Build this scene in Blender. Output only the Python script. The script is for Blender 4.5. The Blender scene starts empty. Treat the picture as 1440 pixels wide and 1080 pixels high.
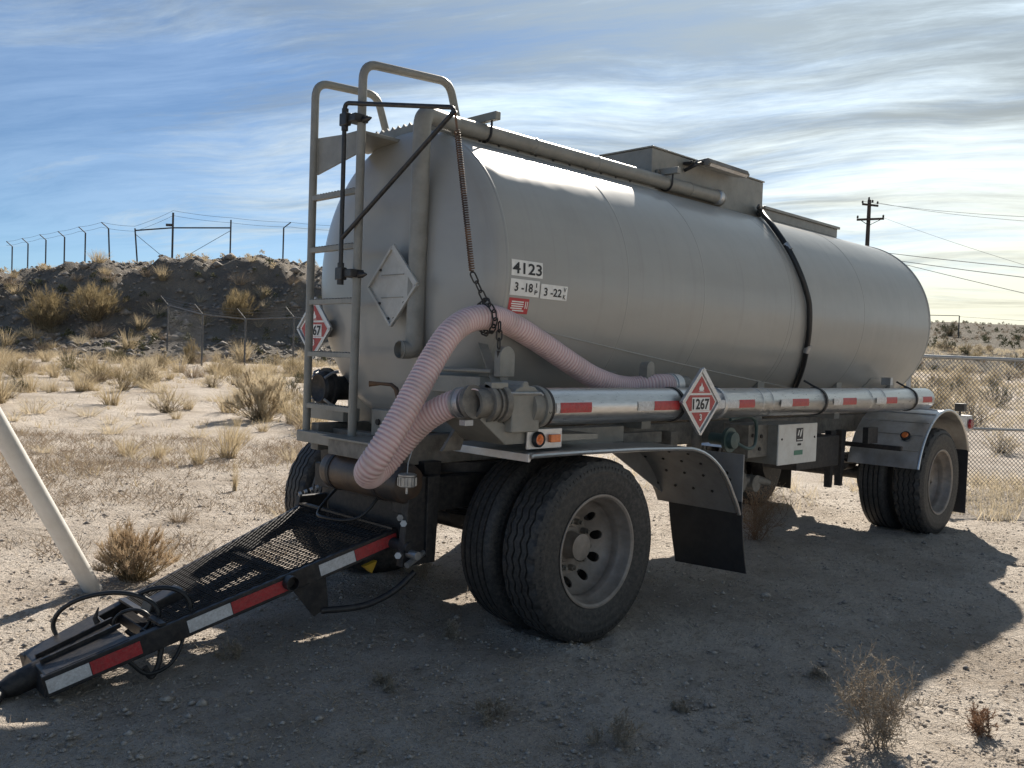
import bpy, bmesh, math, random
import numpy as np
from mathutils import Vector, Matrix
R = math.radians
rng = np.random.default_rng(7)
random.seed(7)
scene = bpy.context.scene
COL = scene.collection

# ------------------------------------------------------------------ camera
CAM = np.array([-3.5869, -4.1433, 1.4981])
CR = np.array([0.71272437, -0.70053555, 0.03569204])
CU = np.array([-0.00366851, 0.04716028, 0.9988806])
CF = np.array([0.70143461, 0.71205748, -0.03104236])
cam_d = bpy.data.cameras.new('camera')
cam_d.sensor_width = 36.0
cam_d.lens = 1233.93 / 1440 * 36.0
cam_d.clip_start = 0.05
cam_d.clip_end = 3000
cam = bpy.data.objects.new('camera', cam_d)
COL.objects.link(cam)
cam.matrix_world = Matrix(((CR[0], CU[0], -CF[0], CAM[0]), (CR[1], CU[1], -CF[1], CAM[1]),
                           (CR[2], CU[2], -CF[2], CAM[2]), (0, 0, 0, 1)))
scene.camera = cam

# ------------------------------------------------------------------ light
SUN_TO = np.array([1.27, 0.78, 1.0]); SUN_TO = SUN_TO / np.linalg.norm(SUN_TO)
SUN_EL = math.asin(SUN_TO[2])
sun_d = bpy.data.lights.new('sun', 'SUN')
sun_d.energy = 5.0
sun_d.angle = R(0.55)
sun_d.color = (1.0, 0.91, 0.79)
sun = bpy.data.objects.new('sun', sun_d)
COL.objects.link(sun)
sun.rotation_euler = Vector(SUN_TO).to_track_quat('Z', 'Y').to_euler()
sun.location = (20, 12, 16)
scene.view_settings.view_transform = 'Standard'
scene.view_settings.look = 'None'
scene.view_settings.gamma = 1
scene.view_settings.use_curve_mapping = False
scene.view_settings.exposure = 0.80
scene.render.engine = 'CYCLES'
scene.cycles.max_bounces = 6
scene.cycles.transparent_max_bounces = 8
scene.cycles.use_denoising = True

world = bpy.data.worlds.new('World'); scene.world = world
world.use_nodes = True
def build_world():
    nt = world.node_tree; N = nt.nodes; L = nt.links
    N.clear()
    def val(x):
        return x
    def math_(op, a, b=None, c=None, clamp=False):
        n = N.new('ShaderNodeMath'); n.operation = op; n.use_clamp = clamp
        for i, s in enumerate((a, b, c)):
            if s is None: continue
            if isinstance(s, (int, float)): n.inputs[i].default_value = s
            else: L.new(s, n.inputs[i])
        return n.outputs[0]
    def noise(vec, scale, detail, rough, dist=0.0):
        n = N.new('ShaderNodeTexNoise'); n.inputs['Scale'].default_value = scale
        n.inputs['Detail'].default_value = detail; n.inputs['Roughness'].default_value = rough
        n.inputs['Distortion'].default_value = dist
        L.new(vec, n.inputs['Vector']); return n.outputs['Fac']
    def ramp(x, a, b):
        n = N.new('ShaderNodeMapRange'); n.interpolation_type = 'SMOOTHSTEP'
        n.inputs['From Min'].default_value = a; n.inputs['From Max'].default_value = b
        L.new(x, n.inputs['Value']); return n.outputs['Result']
    tc = N.new('ShaderNodeTexCoord')
    sep = N.new('ShaderNodeSeparateXYZ'); L.new(tc.outputs['Generated'], sep.inputs[0])
    zz = math_('ADD', math_('MAXIMUM', sep.outputs['Z'], 0.0), 0.10)
    px = math_('DIVIDE', sep.outputs['X'], zz); py = math_('DIVIDE', sep.outputs['Y'], zz)
    # cirrus sheet seen in perspective: streak direction in plan
    a = R(CLOUD_DIR)
    s1 = math_('ADD', math_('MULTIPLY', px, math.cos(a)), math_('MULTIPLY', py, math.sin(a)))
    s2 = math_('ADD', math_('MULTIPLY', px, -math.sin(a)), math_('MULTIPLY', py, math.cos(a)))
    def comb(x, y, z=0.0):
        c = N.new('ShaderNodeCombineXYZ')
        for i, s in enumerate((x, y, z)):
            if isinstance(s, (int, float)): c.inputs[i].default_value = s
            else: L.new(s, c.inputs[i])
        return c.outputs[0]
    flat = comb(s1, s2)
    w1 = noise(flat, 0.35, 2, 0.5)
    w2 = noise(comb(s2, s1, 4.0), 0.8, 3, 0.5)
    s2w = math_('ADD', s2, math_('MULTIPLY', math_('SUBTRACT', w1, 0.5), 1.5))
    s2w = math_('ADD', s2w, math_('MULTIPLY', math_('SUBTRACT', w2, 0.5), 0.45))
    streak = noise(comb(math_('MULTIPLY', s1, 0.24), math_('MULTIPLY', s2w, 1.0), 1.3), 1.0, 10, 0.57)
    fine = noise(comb(math_('MULTIPLY', s1, 1.5), math_('MULTIPLY', s2w, 5.2), 6.3), 1.0, 10, 0.70)
    patch = noise(comb(s1, s2, 9.1), 0.22, 3, 0.5)
    # thinner cloud towards +y (the left of the picture), thicker towards the sun
    body = math_('ADD', math_('MULTIPLY', streak, 0.56), math_('MULTIPLY', fine, 0.32))
    body = math_('ADD', body, math_('MULTIPLY', patch, 0.40))
    lat = math_('ADD', math_('MULTIPLY', sep.outputs['X'], 0.62), math_('MULTIPLY', sep.outputs['Y'], -0.62))
    body = math_('ADD', body, math_('MULTIPLY', lat, 0.30))
    dens = math_('MAXIMUM', ramp(body, 0.45, 0.80), math_('MULTIPLY', patch, 0.55))
    # forward scattering in thin cloud: brighter close to the sun
    dot = N.new('ShaderNodeVectorMath'); dot.operation = 'DOT_PRODUCT'
    L.new(tc.outputs['Generated'], dot.inputs[0]); dot.inputs[1].default_value = tuple(SUN_TO)
    cosang = math_('MAXIMUM', dot.outputs['Value'], 0.0)
    fwd = math_('POWER', cosang, 6.0)
    lum = math_('ADD', CLOUD_LUM, math_('MULTIPLY', fwd, CLOUD_FWD))
    # denser parts of a thin sheet look greyer against the light
    thick = noise(comb(math_('MULTIPLY', s1, 0.42), math_('MULTIPLY', s2w, 1.5), 21.0), 1.0, 11, 0.68)
    thick = math_('ADD', thick, math_('MULTIPLY', math_('SUBTRACT', math_('MINIMUM', sep.outputs['Z'], 0.40), 0.22), 0.85))
    thick = ramp(thick, 0.34, 0.66)
    lum = math_('MULTIPLY', lum, math_('SUBTRACT', 1.0, math_('MULTIPLY', thick, 0.62)))
    cc = N.new('ShaderNodeMixRGB'); cc.blend_type = 'MIX'
    cc.inputs[1].default_value = (0.80, 0.95, 1.06, 1); cc.inputs[2].default_value = (1.10, 1.05, 0.78, 1)
    low = math_('SUBTRACT', 1.0, math_('MULTIPLY', math_('MAXIMUM', sep.outputs['Z'], 0.0), 3.2), clamp=True)
    L.new(math_('MULTIPLY', math_('MINIMUM', math_('MULTIPLY', fwd, 3.0), 1.0), low), cc.inputs[0])
    cl = N.new('ShaderNodeVectorMath'); cl.operation = 'SCALE'
    L.new(cc.outputs[0], cl.inputs[0]); L.new(lum, cl.inputs['Scale'])
    sky = N.new('ShaderNodeTexSky'); sky.sky_type = 'NISHITA'; sky.sun_disc = False
    sky.sun_elevation = SUN_EL; sky.sun_rotation = math.atan2(SUN_TO[0], SUN_TO[1])
    sky.altitude = 1600; sky.air_density = 1.0; sky.dust_density = 0.6; sky.ozone_density = 1.6
    tint = N.new('ShaderNodeMixRGB'); tint.blend_type = 'MULTIPLY'; tint.inputs[0].default_value = 1
    tint.inputs[2].default_value = SKY_TINT
    L.new(sky.outputs[0], tint.inputs[1])
    mix = N.new('ShaderNodeMixRGB'); L.new(dens, mix.inputs[0])
    L.new(tint.outputs[0], mix.inputs[1]); L.new(cl.outputs[0], mix.inputs[2])
    bg = N.new('ShaderNodeBackground'); bg.inputs['Strength'].default_value = SKY_STR
    L.new(mix.outputs[0], bg.inputs['Color'])
    out = N.new('ShaderNodeOutputWorld'); L.new(bg.outputs[0], out.inputs['Surface'])
CLOUD_DIR = 118.0
CLOUD_LUM = 4.6
CLOUD_FWD = 7.2
SKY_STR = 0.083
SKY_TINT = (0.38, 0.56, 0.72, 1)
build_world()

# ------------------------------------------------------------------ numpy noise + ground height
def _hash(ix, iy, seed):
    n = (ix.astype(np.int64) * 374761393 + iy.astype(np.int64) * 668265263 + seed * 974711) & 0x7fffffff
    n = ((n ^ (n >> 13)) * 1274126177) & 0x7fffffff
    return ((n ^ (n >> 16)) & 0xffff) / 65535.0
def vnoise(x, y, seed=0):
    x = np.asarray(x, float); y = np.asarray(y, float)
    ix = np.floor(x); iy = np.floor(y); fx = x - ix; fy = y - iy
    fx = fx * fx * (3 - 2 * fx); fy = fy * fy * (3 - 2 * fy)
    a = _hash(ix, iy, seed); b = _hash(ix + 1, iy, seed); c = _hash(ix, iy + 1, seed); d = _hash(ix + 1, iy + 1, seed)
    return (a + (b - a) * fx + (c - a) * fy + (a - b - c + d) * fx * fy) - 0.5
def fbm(x, y, f, octaves, seed=0, gain=0.5):
    s = 0; a = 1.0
    for o in range(octaves):
        s = s + a * vnoise(np.asarray(x) * f, np.asarray(y) * f, seed + o * 17); a *= gain; f *= 2.03
    return s
HR = np.array([0.7133, -0.7011]); HF = np.array([0.7018, 0.7124])      # plan axes: across and away from where one stands
def to_uv(x, y):
    dx = np.asarray(x) - CAM[0]; dy = np.asarray(y) - CAM[1]
    return dx * HR[0] + dy * HR[1], dx * HF[0] + dy * HF[1]
def from_uv(u, v):
    return CAM[0] + u * HR[0] + v * HF[0], CAM[1] + u * HR[1] + v * HF[1]
def sstep(x, a, b):
    t = np.clip((np.asarray(x, float) - a) / (b - a), 0, 1); return t * t * (3 - 2 * t)
def ground_h(x, y):
    u, v = to_uv(x, y)
    base = 0.035 * np.maximum(v - 13, 0) * (1 - sstep(v, 34, 44)) + 0.9 * sstep(v, 34, 44)
    right = sstep(u, -2, 14)
    ridge = (0.070 * np.maximum(v - 42, 0) * (1 - sstep(v, 120, 170)) + 8.0 * sstep(v, 120, 170))
    ridge = ridge * (1 + 0.10 * fbm(x, y, 0.02, 3, 5))
    back = 0.045 * np.maximum(v - 80, 0); back = np.minimum(back, 9)
    h = base + right * ridge + (1 - right) * back
    d = np.hypot(np.asarray(x) - 1.5, np.asarray(y))
    far = sstep(d, 4, 14)
    h = h + fbm(x, y, 0.35, 3, 1) * (0.03 + 0.16 * far) + fbm(x, y, 2.2, 3, 3) * (0.016 + 0.03 * far)
    for wx in (0.0, 4.8976):                                   # sand pushed up round the standing wheels
        for wy in (-0.915, 0.915):
            q = np.hypot((np.asarray(x) - wx) / 0.22, (np.asarray(y) - wy) / 0.36)
            h = h + 0.022 * np.exp(-(q - 1.15) ** 2 / 0.06) * (1 + 1.2 * vnoise(np.asarray(x) * 9, np.asarray(y) * 9, 123)) - 0.012 * np.exp(-q * q / 0.5)
    return h
def gh(x, y): return float(ground_h(np.array([x]), np.array([y]))[0])
CRU = np.array([-60, -34, -26.8, -23.0, -19.4, -16.4, -13.8, -10.8, -4, 6, 16])
CRZ = np.array([3.4, 4.4, 4.88, 5.5, 5.86, 6.15, 6.2, 5.94, 5.2, 2.5, -1.5])
def mound_h(x, y):
    u, v = to_uv(x, y)
    crest = np.interp(u, CRU, CRZ) + 0.6 * fbm(u, v, 0.35, 4, 31)
    vv = v + 1.2 * fbm(x, y, 0.25, 3, 41)
    prof = 0.02 + 0.26 * sstep(vv, 35.0, 41.5) + 0.72 * sstep(vv, 39.5, 46)
    gul = fbm(u * 2.2, v * 0.5, 0.8, 3, 51) * sstep(vv, 38, 43) * (1 - sstep(vv, 45, 48))
    top = 1 - 0.4 * sstep(v, 52, 80)
    z = 0.75 + (crest - 0.75) * prof * top + 0.55 * gul + 0.30 * fbm(x, y, 1.3, 4, 61) * sstep(vv, 36, 42)
    return z - 1.6 * (1 - sstep(vv, 33, 36.5))
def hill_h(x, y):
    u, v = to_uv(x, y)
    edge = np.minimum(sstep(u, -4, 10), sstep(v, 44, 62)) * (1 - sstep(v, 195, 214))
    return ground_h(x, y) - 0.35 + 1.1 * edge + 0.35 * fbm(x, y, 0.15, 4, 33) * edge
def surf_h(x, y):
    return np.maximum(np.maximum(ground_h(x, y), mound_h(x, y)), hill_h(x, y))
# ------------------------------------------------------------------ materials
MAT = {}
def make_mat(name, c1, c2=None, rough=0.5, metal=0.0, scale=6.0, lo=0.35, hi=0.65, bump=0.0, bscale=60.0, coat=0.0,
             coords='Object', stretch=(1, 1, 1), rough2=None, dust=None, dust_amt=0.0, trans=0.0, spec=0.5, detail=6, emit=None):
    m = bpy.data.materials.new(name); m.use_nodes = True
    nt = m.node_tree; N = nt.nodes; L = nt.links
    b = N['Principled BSDF']; out = N['Material Output']
    b.inputs['Roughness'].default_value = rough; b.inputs['Metallic'].default_value = metal
    b.inputs['Coat Weight'].default_value = coat; b.inputs['Coat Roughness'].default_value = 0.12
    b.inputs['Specular IOR Level'].default_value = spec
    c2 = c2 or tuple(x * 0.8 for x in c1)
    tc = N.new('ShaderNodeTexCoord'); mp = N.new('ShaderNodeMapping'); mp.inputs['Scale'].default_value = stretch
    L.new(tc.outputs[coords], mp.inputs[0])
    nz = N.new('ShaderNodeTexNoise'); nz.inputs['Scale'].default_value = scale; nz.inputs['Detail'].default_value = detail
    nz.inputs['Roughness'].default_value = 0.62
    L.new(mp.outputs[0], nz.inputs['Vector'])
    rp = N.new('ShaderNodeValToRGB'); rp.color_ramp.elements[0].position = lo; rp.color_ramp.elements[1].position = hi
    rp.color_ramp.elements[0].color = (*c2, 1); rp.color_ramp.elements[1].color = (*c1, 1)
    L.new(nz.outputs['Fac'], rp.inputs[0])
    col = rp.outputs[0]
    if dust:
        n2 = N.new('ShaderNodeTexNoise'); n2.inputs['Scale'].default_value = scale * 2.7; n2.inputs['Detail'].default_value = 8
        n2.inputs['Roughness'].default_value = 0.7
        L.new(tc.outputs[coords], n2.inputs['Vector'])
        mr = N.new('ShaderNodeMapRange'); mr.inputs['From Min'].default_value = 0.42; mr.inputs['From Max'].default_value = 0.68
        mr.inputs['To Max'].default_value = dust_amt
        L.new(n2.outputs['Fac'], mr.inputs['Value'])
        mx = N.new('ShaderNodeMixRGB'); mx.inputs[2].default_value = (*dust, 1)
        L.new(mr.outputs['Result'], mx.inputs[0]); L.new(col, mx.inputs[1]); col = mx.outputs[0]
    L.new(col, b.inputs['Base Color'])
    if rough2 is not None:
        mr = N.new('ShaderNodeMapRange'); mr.inputs['To Min'].default_value = rough; mr.inputs['To Max'].default_value = rough2
        mr.inputs['From Min'].default_value = lo; mr.inputs['From Max'].default_value = hi
        L.new(nz.outputs['Fac'], mr.inputs['Value']); L.new(mr.outputs['Result'], b.inputs['Roughness'])
    if bump:
        n3 = N.new('ShaderNodeTexNoise'); n3.inputs['Scale'].default_value = bscale; n3.inputs['Detail'].default_value = 5
        L.new(mp.outputs[0], n3.inputs['Vector'])
        bp = N.new('ShaderNodeBump'); bp.inputs['Strength'].default_value = bump; bp.inputs['Distance'].default_value = 0.01
        L.new(n3.outputs['Fac'], bp.inputs['Height']); L.new(bp.outputs[0], b.inputs['Normal'])
    if trans:
        tr = N.new('ShaderNodeBsdfTranslucent'); L.new(col, tr.inputs['Color'])
        ms = N.new('ShaderNodeMixShader'); ms.inputs[0].default_value = trans
        L.new(b.outputs[0], ms.inputs[1]); L.new(tr.outputs[0], ms.inputs[2]); L.new(ms.outputs[0], out.inputs['Surface'])
    MAT[name] = m
    return m
DUST = (0.42, 0.35, 0.27)
def weather_tank(m):
    """drip stains running down the shell, faint blotches and the slight waviness of rolled plate"""
    nt = m.node_tree; N = nt.nodes; L = nt.links; b = N['Principled BSDF']
    src = b.inputs['Base Color'].links[0].from_socket
    tc = N.new('ShaderNodeTexCoord')
    def streak(sc, lo, hi, amt, col, base, det=6):
        mp = N.new('ShaderNodeMapping'); mp.inputs['Scale'].default_value = sc; L.new(tc.outputs['Object'], mp.inputs[0])
        nz = N.new('ShaderNodeTexNoise'); nz.inputs['Scale'].default_value = 1.0; nz.inputs['Detail'].default_value = det; nz.inputs['Roughness'].default_value = 0.6; L.new(mp.outputs[0], nz.inputs['Vector'])
        mr = N.new('ShaderNodeMapRange'); mr.inputs['From Min'].default_value = lo; mr.inputs['From Max'].default_value = hi; mr.inputs['To Max'].default_value = amt; mr.interpolation_type = 'SMOOTHSTEP'; L.new(nz.outputs['Fac'], mr.inputs['Value'])
        mx = N.new('ShaderNodeMixRGB'); L.new(mr.outputs['Result'], mx.inputs[0]); L.new(base, mx.inputs[1]); mx.inputs[2].default_value = (*col, 1); return mx.outputs[0]
    c = streak((22, 0.8, 0.9), 0.52, 0.74, 0.18, (0.20, 0.185, 0.165), src)
    c = streak((7, 0.7, 0.8), 0.55, 0.78, 0.16, (0.46, 0.43, 0.38), c)
    c = streak((2.2, 2.2, 3.0), 0.50, 0.74, 0.16, (0.24, 0.225, 0.20), c, 9)
    L.new(c, b.inputs['Base Color'])
    nz = N.new('ShaderNodeTexNoise'); nz.inputs['Scale'].default_value = 2.6; nz.inputs['Detail'].default_value = 2; L.new(tc.outputs['Object'], nz.inputs['Vector'])
    bp = N.new('ShaderNodeBump'); bp.inputs['Strength'].default_value = 0.25; bp.inputs['Distance'].default_value = 0.03; L.new(nz.outputs['Fac'], bp.inputs['Height'])
    if b.inputs['Normal'].links: L.new(b.inputs['Normal'].links[0].from_socket, bp.inputs['Normal'])
    L.new(bp.outputs[0], b.inputs['Normal'])
make_mat('tank_paint', (0.352, 0.352, 0.335), (0.312, 0.312, 0.297), 0.31, 0.0, 1.6, 0.3, 0.7, 0.015, 7, coat=0.18, stretch=(0.6, 1, 2.2), rough2=0.36, dust=DUST, dust_amt=0.05)
weather_tank(MAT['tank_paint'])
make_mat('tan_paint', (0.255, 0.252, 0.228), (0.19, 0.186, 0.166), 0.40, 0.0, 9, 0.3, 0.6, 0.05, 60, dust=(0.33, 0.29, 0.24), dust_amt=0.25)
make_mat('grimy_paint', (0.20, 0.19, 0.17), (0.10, 0.095, 0.085), 0.6, 0.0, 12, 0.35, 0.62, 0.12, 70, dust=DUST, dust_amt=0.18)
make_mat('aluminium', (0.66, 0.67, 0.68), (0.50, 0.51, 0.52), 0.26, 1.0, 14, 0.3, 0.7, 0.02, 160, stretch=(1, 6, 6), rough2=0.38, dust=(0.45, 0.42, 0.38), dust_amt=0.10)
make_mat('dull_aluminium', (0.66, 0.67, 0.68), (0.50, 0.50, 0.50), 0.34, 0.92, 10, 0.3, 0.7, 0.05, 80, rough2=0.55, dust=(0.40, 0.36, 0.31), dust_amt=0.28)
make_mat('fender_side', (0.32, 0.325, 0.33), (0.24, 0.24, 0.24), 0.5, 0.4, 10, 0.3, 0.7, 0.05, 80, dust=(0.36, 0.32, 0.27), dust_amt=0.2)
make_mat('galvanised', (0.46, 0.47, 0.48), (0.32, 0.33, 0.34), 0.45, 0.8, 25, 0.3, 0.7)
make_mat('steel', (0.30, 0.30, 0.30), (0.18, 0.17, 0.16), 0.45, 0.85, 30, 0.3, 0.7, 0.1, 90)
make_mat('wheel_steel', (0.30, 0.275, 0.25), (0.19, 0.17, 0.15), 0.5, 0.25, 14, 0.3, 0.65, 0.08, 60, dust=(0.30, 0.23, 0.18), dust_amt=0.30)
make_mat('black_paint', (0.020, 0.021, 0.024), (0.012, 0.012, 0.014), 0.32, 0.0, 12, 0.3, 0.7, 0.05, 70, rough2=0.5, dust=(0.20, 0.17, 0.14), dust_amt=0.18)
make_mat('dark_metal', (0.030, 0.030, 0.032), (0.016, 0.016, 0.018), 0.55, 0.2, 12, 0.3, 0.7, 0.15, 60, dust=(0.15, 0.13, 0.11), dust_amt=0.25)
make_mat('rubber', (0.028, 0.029, 0.031), (0.017, 0.018, 0.019), 0.6, 0.0, 18, 0.3, 0.7, 0.10, 120, dust=(0.19, 0.17, 0.145), dust_amt=0.30)
make_mat('mud_flap_rubber', (0.030, 0.032, 0.036), (0.020, 0.021, 0.024), 0.5, 0.0, 6, 0.3, 0.7, 0.03, 60, dust=(0.14, 0.12, 0.10), dust_amt=0.12)
make_mat('cable_rubber', (0.016, 0.017, 0.019), (0.011, 0.012, 0.013), 0.42, 0.0, 20)
make_mat('plate_grey', (0.50, 0.50, 0.48), (0.42, 0.42, 0.40), 0.45, 0.2, 12, 0.3, 0.6, dust=(0.36, 0.33, 0.29), dust_amt=0.3)
make_mat('air_tank_paint', (0.125, 0.085, 0.06), (0.045, 0.042, 0.042), 0.42, 0.2, 5, 0.38, 0.62, 0.12, 60)
make_mat('rust', (0.21, 0.115, 0.06), (0.06, 0.045, 0.04), 0.62, 0.15, 7, 0.38, 0.60, 0.15, 60)
make_mat('white_paint', (0.78, 0.77, 0.74), (0.70, 0.68, 0.64), 0.42, 0.0, 7, 0.3, 0.6, 0.02, 60, dust=(0.45, 0.40, 0.33), dust_amt=0.12)
make_mat('cabinet_white', (0.72, 0.72, 0.69), (0.62, 0.61, 0.57), 0.5, 0.0, 9, 0.3, 0.6, dust=(0.40, 0.36, 0.30), dust_amt=0.2)
make_mat('decal_white', (0.80, 0.80, 0.78), (0.70, 0.69, 0.66), 0.5, 0.0, 30, 0.3, 0.6)
make_mat('decal_black', (0.015, 0.015, 0.018), (0.015, 0.015, 0.018), 0.5)
make_mat('decal_red', (0.50, 0.035, 0.045), (0.40, 0.03, 0.04), 0.4, 0.0, 30)
make_mat('placard_red', (0.46, 0.055, 0.055), (0.34, 0.04, 0.04), 0.5, 0.0, 40, 0.3, 0.6, dust=(0.40, 0.24, 0.20), dust_amt=0.3)
make_mat('tape_red', (0.50, 0.035, 0.04), (0.36, 0.03, 0.035), 0.4, 0.0, 40, 0.35, 0.6, dust=(0.34, 0.20, 0.17), dust_amt=0.35)
make_mat('tape_white', (0.74, 0.74, 0.74), (0.58, 0.58, 0.57), 0.4, 0.0, 40, 0.35, 0.6, dust=(0.36, 0.32, 0.28), dust_amt=0.5)
make_mat('amber_lens', (0.80, 0.20, 0.035), (0.65, 0.15, 0.03), 0.25, 0.0, 60, coat=0.5)
make_mat('red_lens', (0.35, 0.02, 0.02), (0.28, 0.02, 0.02), 0.25, coat=0.5)
make_mat('green_decal', (0.06, 0.22, 0.15), (0.05, 0.18, 0.12), 0.5)
make_mat('yellow_paint', (0.55, 0.33, 0.02), (0.40, 0.24, 0.02), 0.5)
make_mat('blue_coupler', (0.03, 0.07, 0.22), (0.02, 0.05, 0.16), 0.45)
make_mat('green_hose', (0.07, 0.115, 0.11), (0.045, 0.08, 0.075), 0.45)
make_mat('wood', (0.085, 0.065, 0.05), (0.045, 0.035, 0.03), 0.85, 0.0, 4, 0.3, 0.7, 0.3, 30, stretch=(4, 4, 0.4))
make_mat('straw', (0.54, 0.445, 0.295), (0.35, 0.28, 0.175), 0.75, 0.0, 3.0, 0.3, 0.7, trans=0.5)
make_mat('pale_straw', (0.64, 0.555, 0.41), (0.46, 0.385, 0.27), 0.75, 0.0, 3.0, 0.3, 0.7, trans=0.5)
make_mat('dead_stalk', (0.42, 0.36, 0.28), (0.26, 0.215, 0.165), 0.85, 0.0, 8.0, 0.3, 0.7)
make_mat('brown_tops', (0.58, 0.45, 0.30), (0.38, 0.285, 0.185), 0.8, 0.0, 5.0, 0.3, 0.7, trans=0.30)
make_mat('brush_tops', (0.38, 0.305, 0.175), (0.24, 0.19, 0.105), 0.8, 0.0, 5.0, 0.3, 0.7, trans=0.40)
make_mat('brush_stems', (0.30, 0.235, 0.14), (0.18, 0.14, 0.085), 0.85, 0.0, 5.0, 0.3, 0.7)
make_mat('twig', (0.25, 0.20, 0.15), (0.14, 0.11, 0.085), 0.85, 0.0, 8.0, 0.3, 0.7)
make_mat('rusty_twig', (0.34, 0.20, 0.12), (0.20, 0.12, 0.075), 0.85, 0.0, 8.0, 0.3, 0.7, trans=0.2)
make_mat('litter', (0.46, 0.37, 0.265), (0.25, 0.19, 0.135), 0.85, 0.0, 9.0, 0.35, 0.65, trans=0.15)
make_mat('scrub', (0.125, 0.125, 0.065), (0.07, 0.075, 0.04), 0.85, 0.0, 2.0, 0.3, 0.7, trans=0.15)
make_mat('grey_rock', (0.30, 0.27, 0.24), (0.17, 0.155, 0.14), 0.85, 0.0, 5.0, 0.3, 0.7, 0.3, 20)
make_mat('pebble', (0.52, 0.465, 0.40), (0.25, 0.215, 0.18), 0.85, 0.0, 40.0, 0.35, 0.65)

def ground_material(name, sand, sand2, brown, dark, ks, bump):
    m = bpy.data.materials.new(name); m.use_nodes = True
    nt = m.node_tree; N = nt.nodes; L = nt.links; b = N['Principled BSDF']
    b.inputs['Roughness'].default_value = 0.92; b.inputs['Specular IOR Level'].default_value = 0.25
    tc = N.new('ShaderNodeTexCoord')
    def nz(s, d, r, o=0):
        n = N.new('ShaderNodeTexNoise'); n.inputs['Scale'].default_value = s; n.inputs['Detail'].default_value = d
        n.inputs['Roughness'].default_value = r
        mp = N.new('ShaderNodeMapping'); mp.inputs['Location'].default_value = (o, o * 1.7, 0)
        L.new(tc.outputs['Object'], mp.inputs[0]); L.new(mp.outputs[0], n.inputs['Vector']); return n.outputs['Fac']
    def rmp(x, a, b_, amt=1.0):
        n = N.new('ShaderNodeMapRange'); n.inputs['From Min'].default_value = a; n.inputs['From Max'].default_value = b_
        n.inputs['To Max'].default_value = amt; n.interpolation_type = 'SMOOTHSTEP'; L.new(x, n.inputs['Value']); return n.outputs['Result']
    def mix(f, a, c):
        n = N.new('ShaderNodeMixRGB')
        L.new(f, n.inputs[0])
        for i, s in ((1, a), (2, c)):
            if isinstance(s, tuple): n.inputs[i].default_value = (*s, 1)
            else: L.new(s, n.inputs[i])
        return n.outputs[0]
    c = mix(rmp(nz(1.1 * ks, 5, 0.6), 0.38, 0.62), sand, sand2)
    c = mix(rmp(nz(0.55 * ks, 6, 0.66, 5), 0.50, 0.66, 0.75), c, brown)
    c = mix(rmp(nz(9.0 * ks, 5, 0.7, 9), 0.52, 0.66, 0.65), c, brown)
    c = mix(rmp(nz(42.0 * ks, 4, 0.7, 3), 0.56, 0.66, 0.7), c, dark)
    c = mix(rmp(nz(130.0 * ks, 2, 0.6, 11), 0.58, 0.70, 0.7), c, dark)
    L.new(c, b.inputs['Base Color'])
    h1 = nz(14 * ks, 8, 0.68, 2); h2 = nz(70 * ks, 4, 0.65, 7)
    ad = N.new('ShaderNodeMath'); ad.operation = 'MULTIPLY_ADD'; L.new(h2, ad.inputs[0]); ad.inputs[1].default_value = 0.35; L.new(h1, ad.inputs[2])
    bp = N.new('ShaderNodeBump'); bp.inputs['Strength'].default_value = bump; bp.inputs['Distance'].default_value = 0.10 / ks
    L.new(ad.outputs[0], bp.inputs['Height']); L.new(bp.outputs[0], b.inputs['Normal'])
    MAT[name] = m; return m
ground_material('desert_soil', (0.70, 0.625, 0.54), (0.59, 0.515, 0.435), (0.42, 0.35, 0.28), (0.21, 0.178, 0.15), 1.0, 1.0)
ground_material('hill_soil', (0.12, 0.10, 0.073), (0.085, 0.072, 0.054), (0.065, 0.058, 0.04), (0.04, 0.036, 0.026), 0.12, 0.6)
ground_material('mound_soil', (0.27, 0.24, 0.205), (0.18, 0.16, 0.14), (0.26, 0.215, 0.155), (0.085, 0.078, 0.07), 0.5, 1.0)

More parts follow.
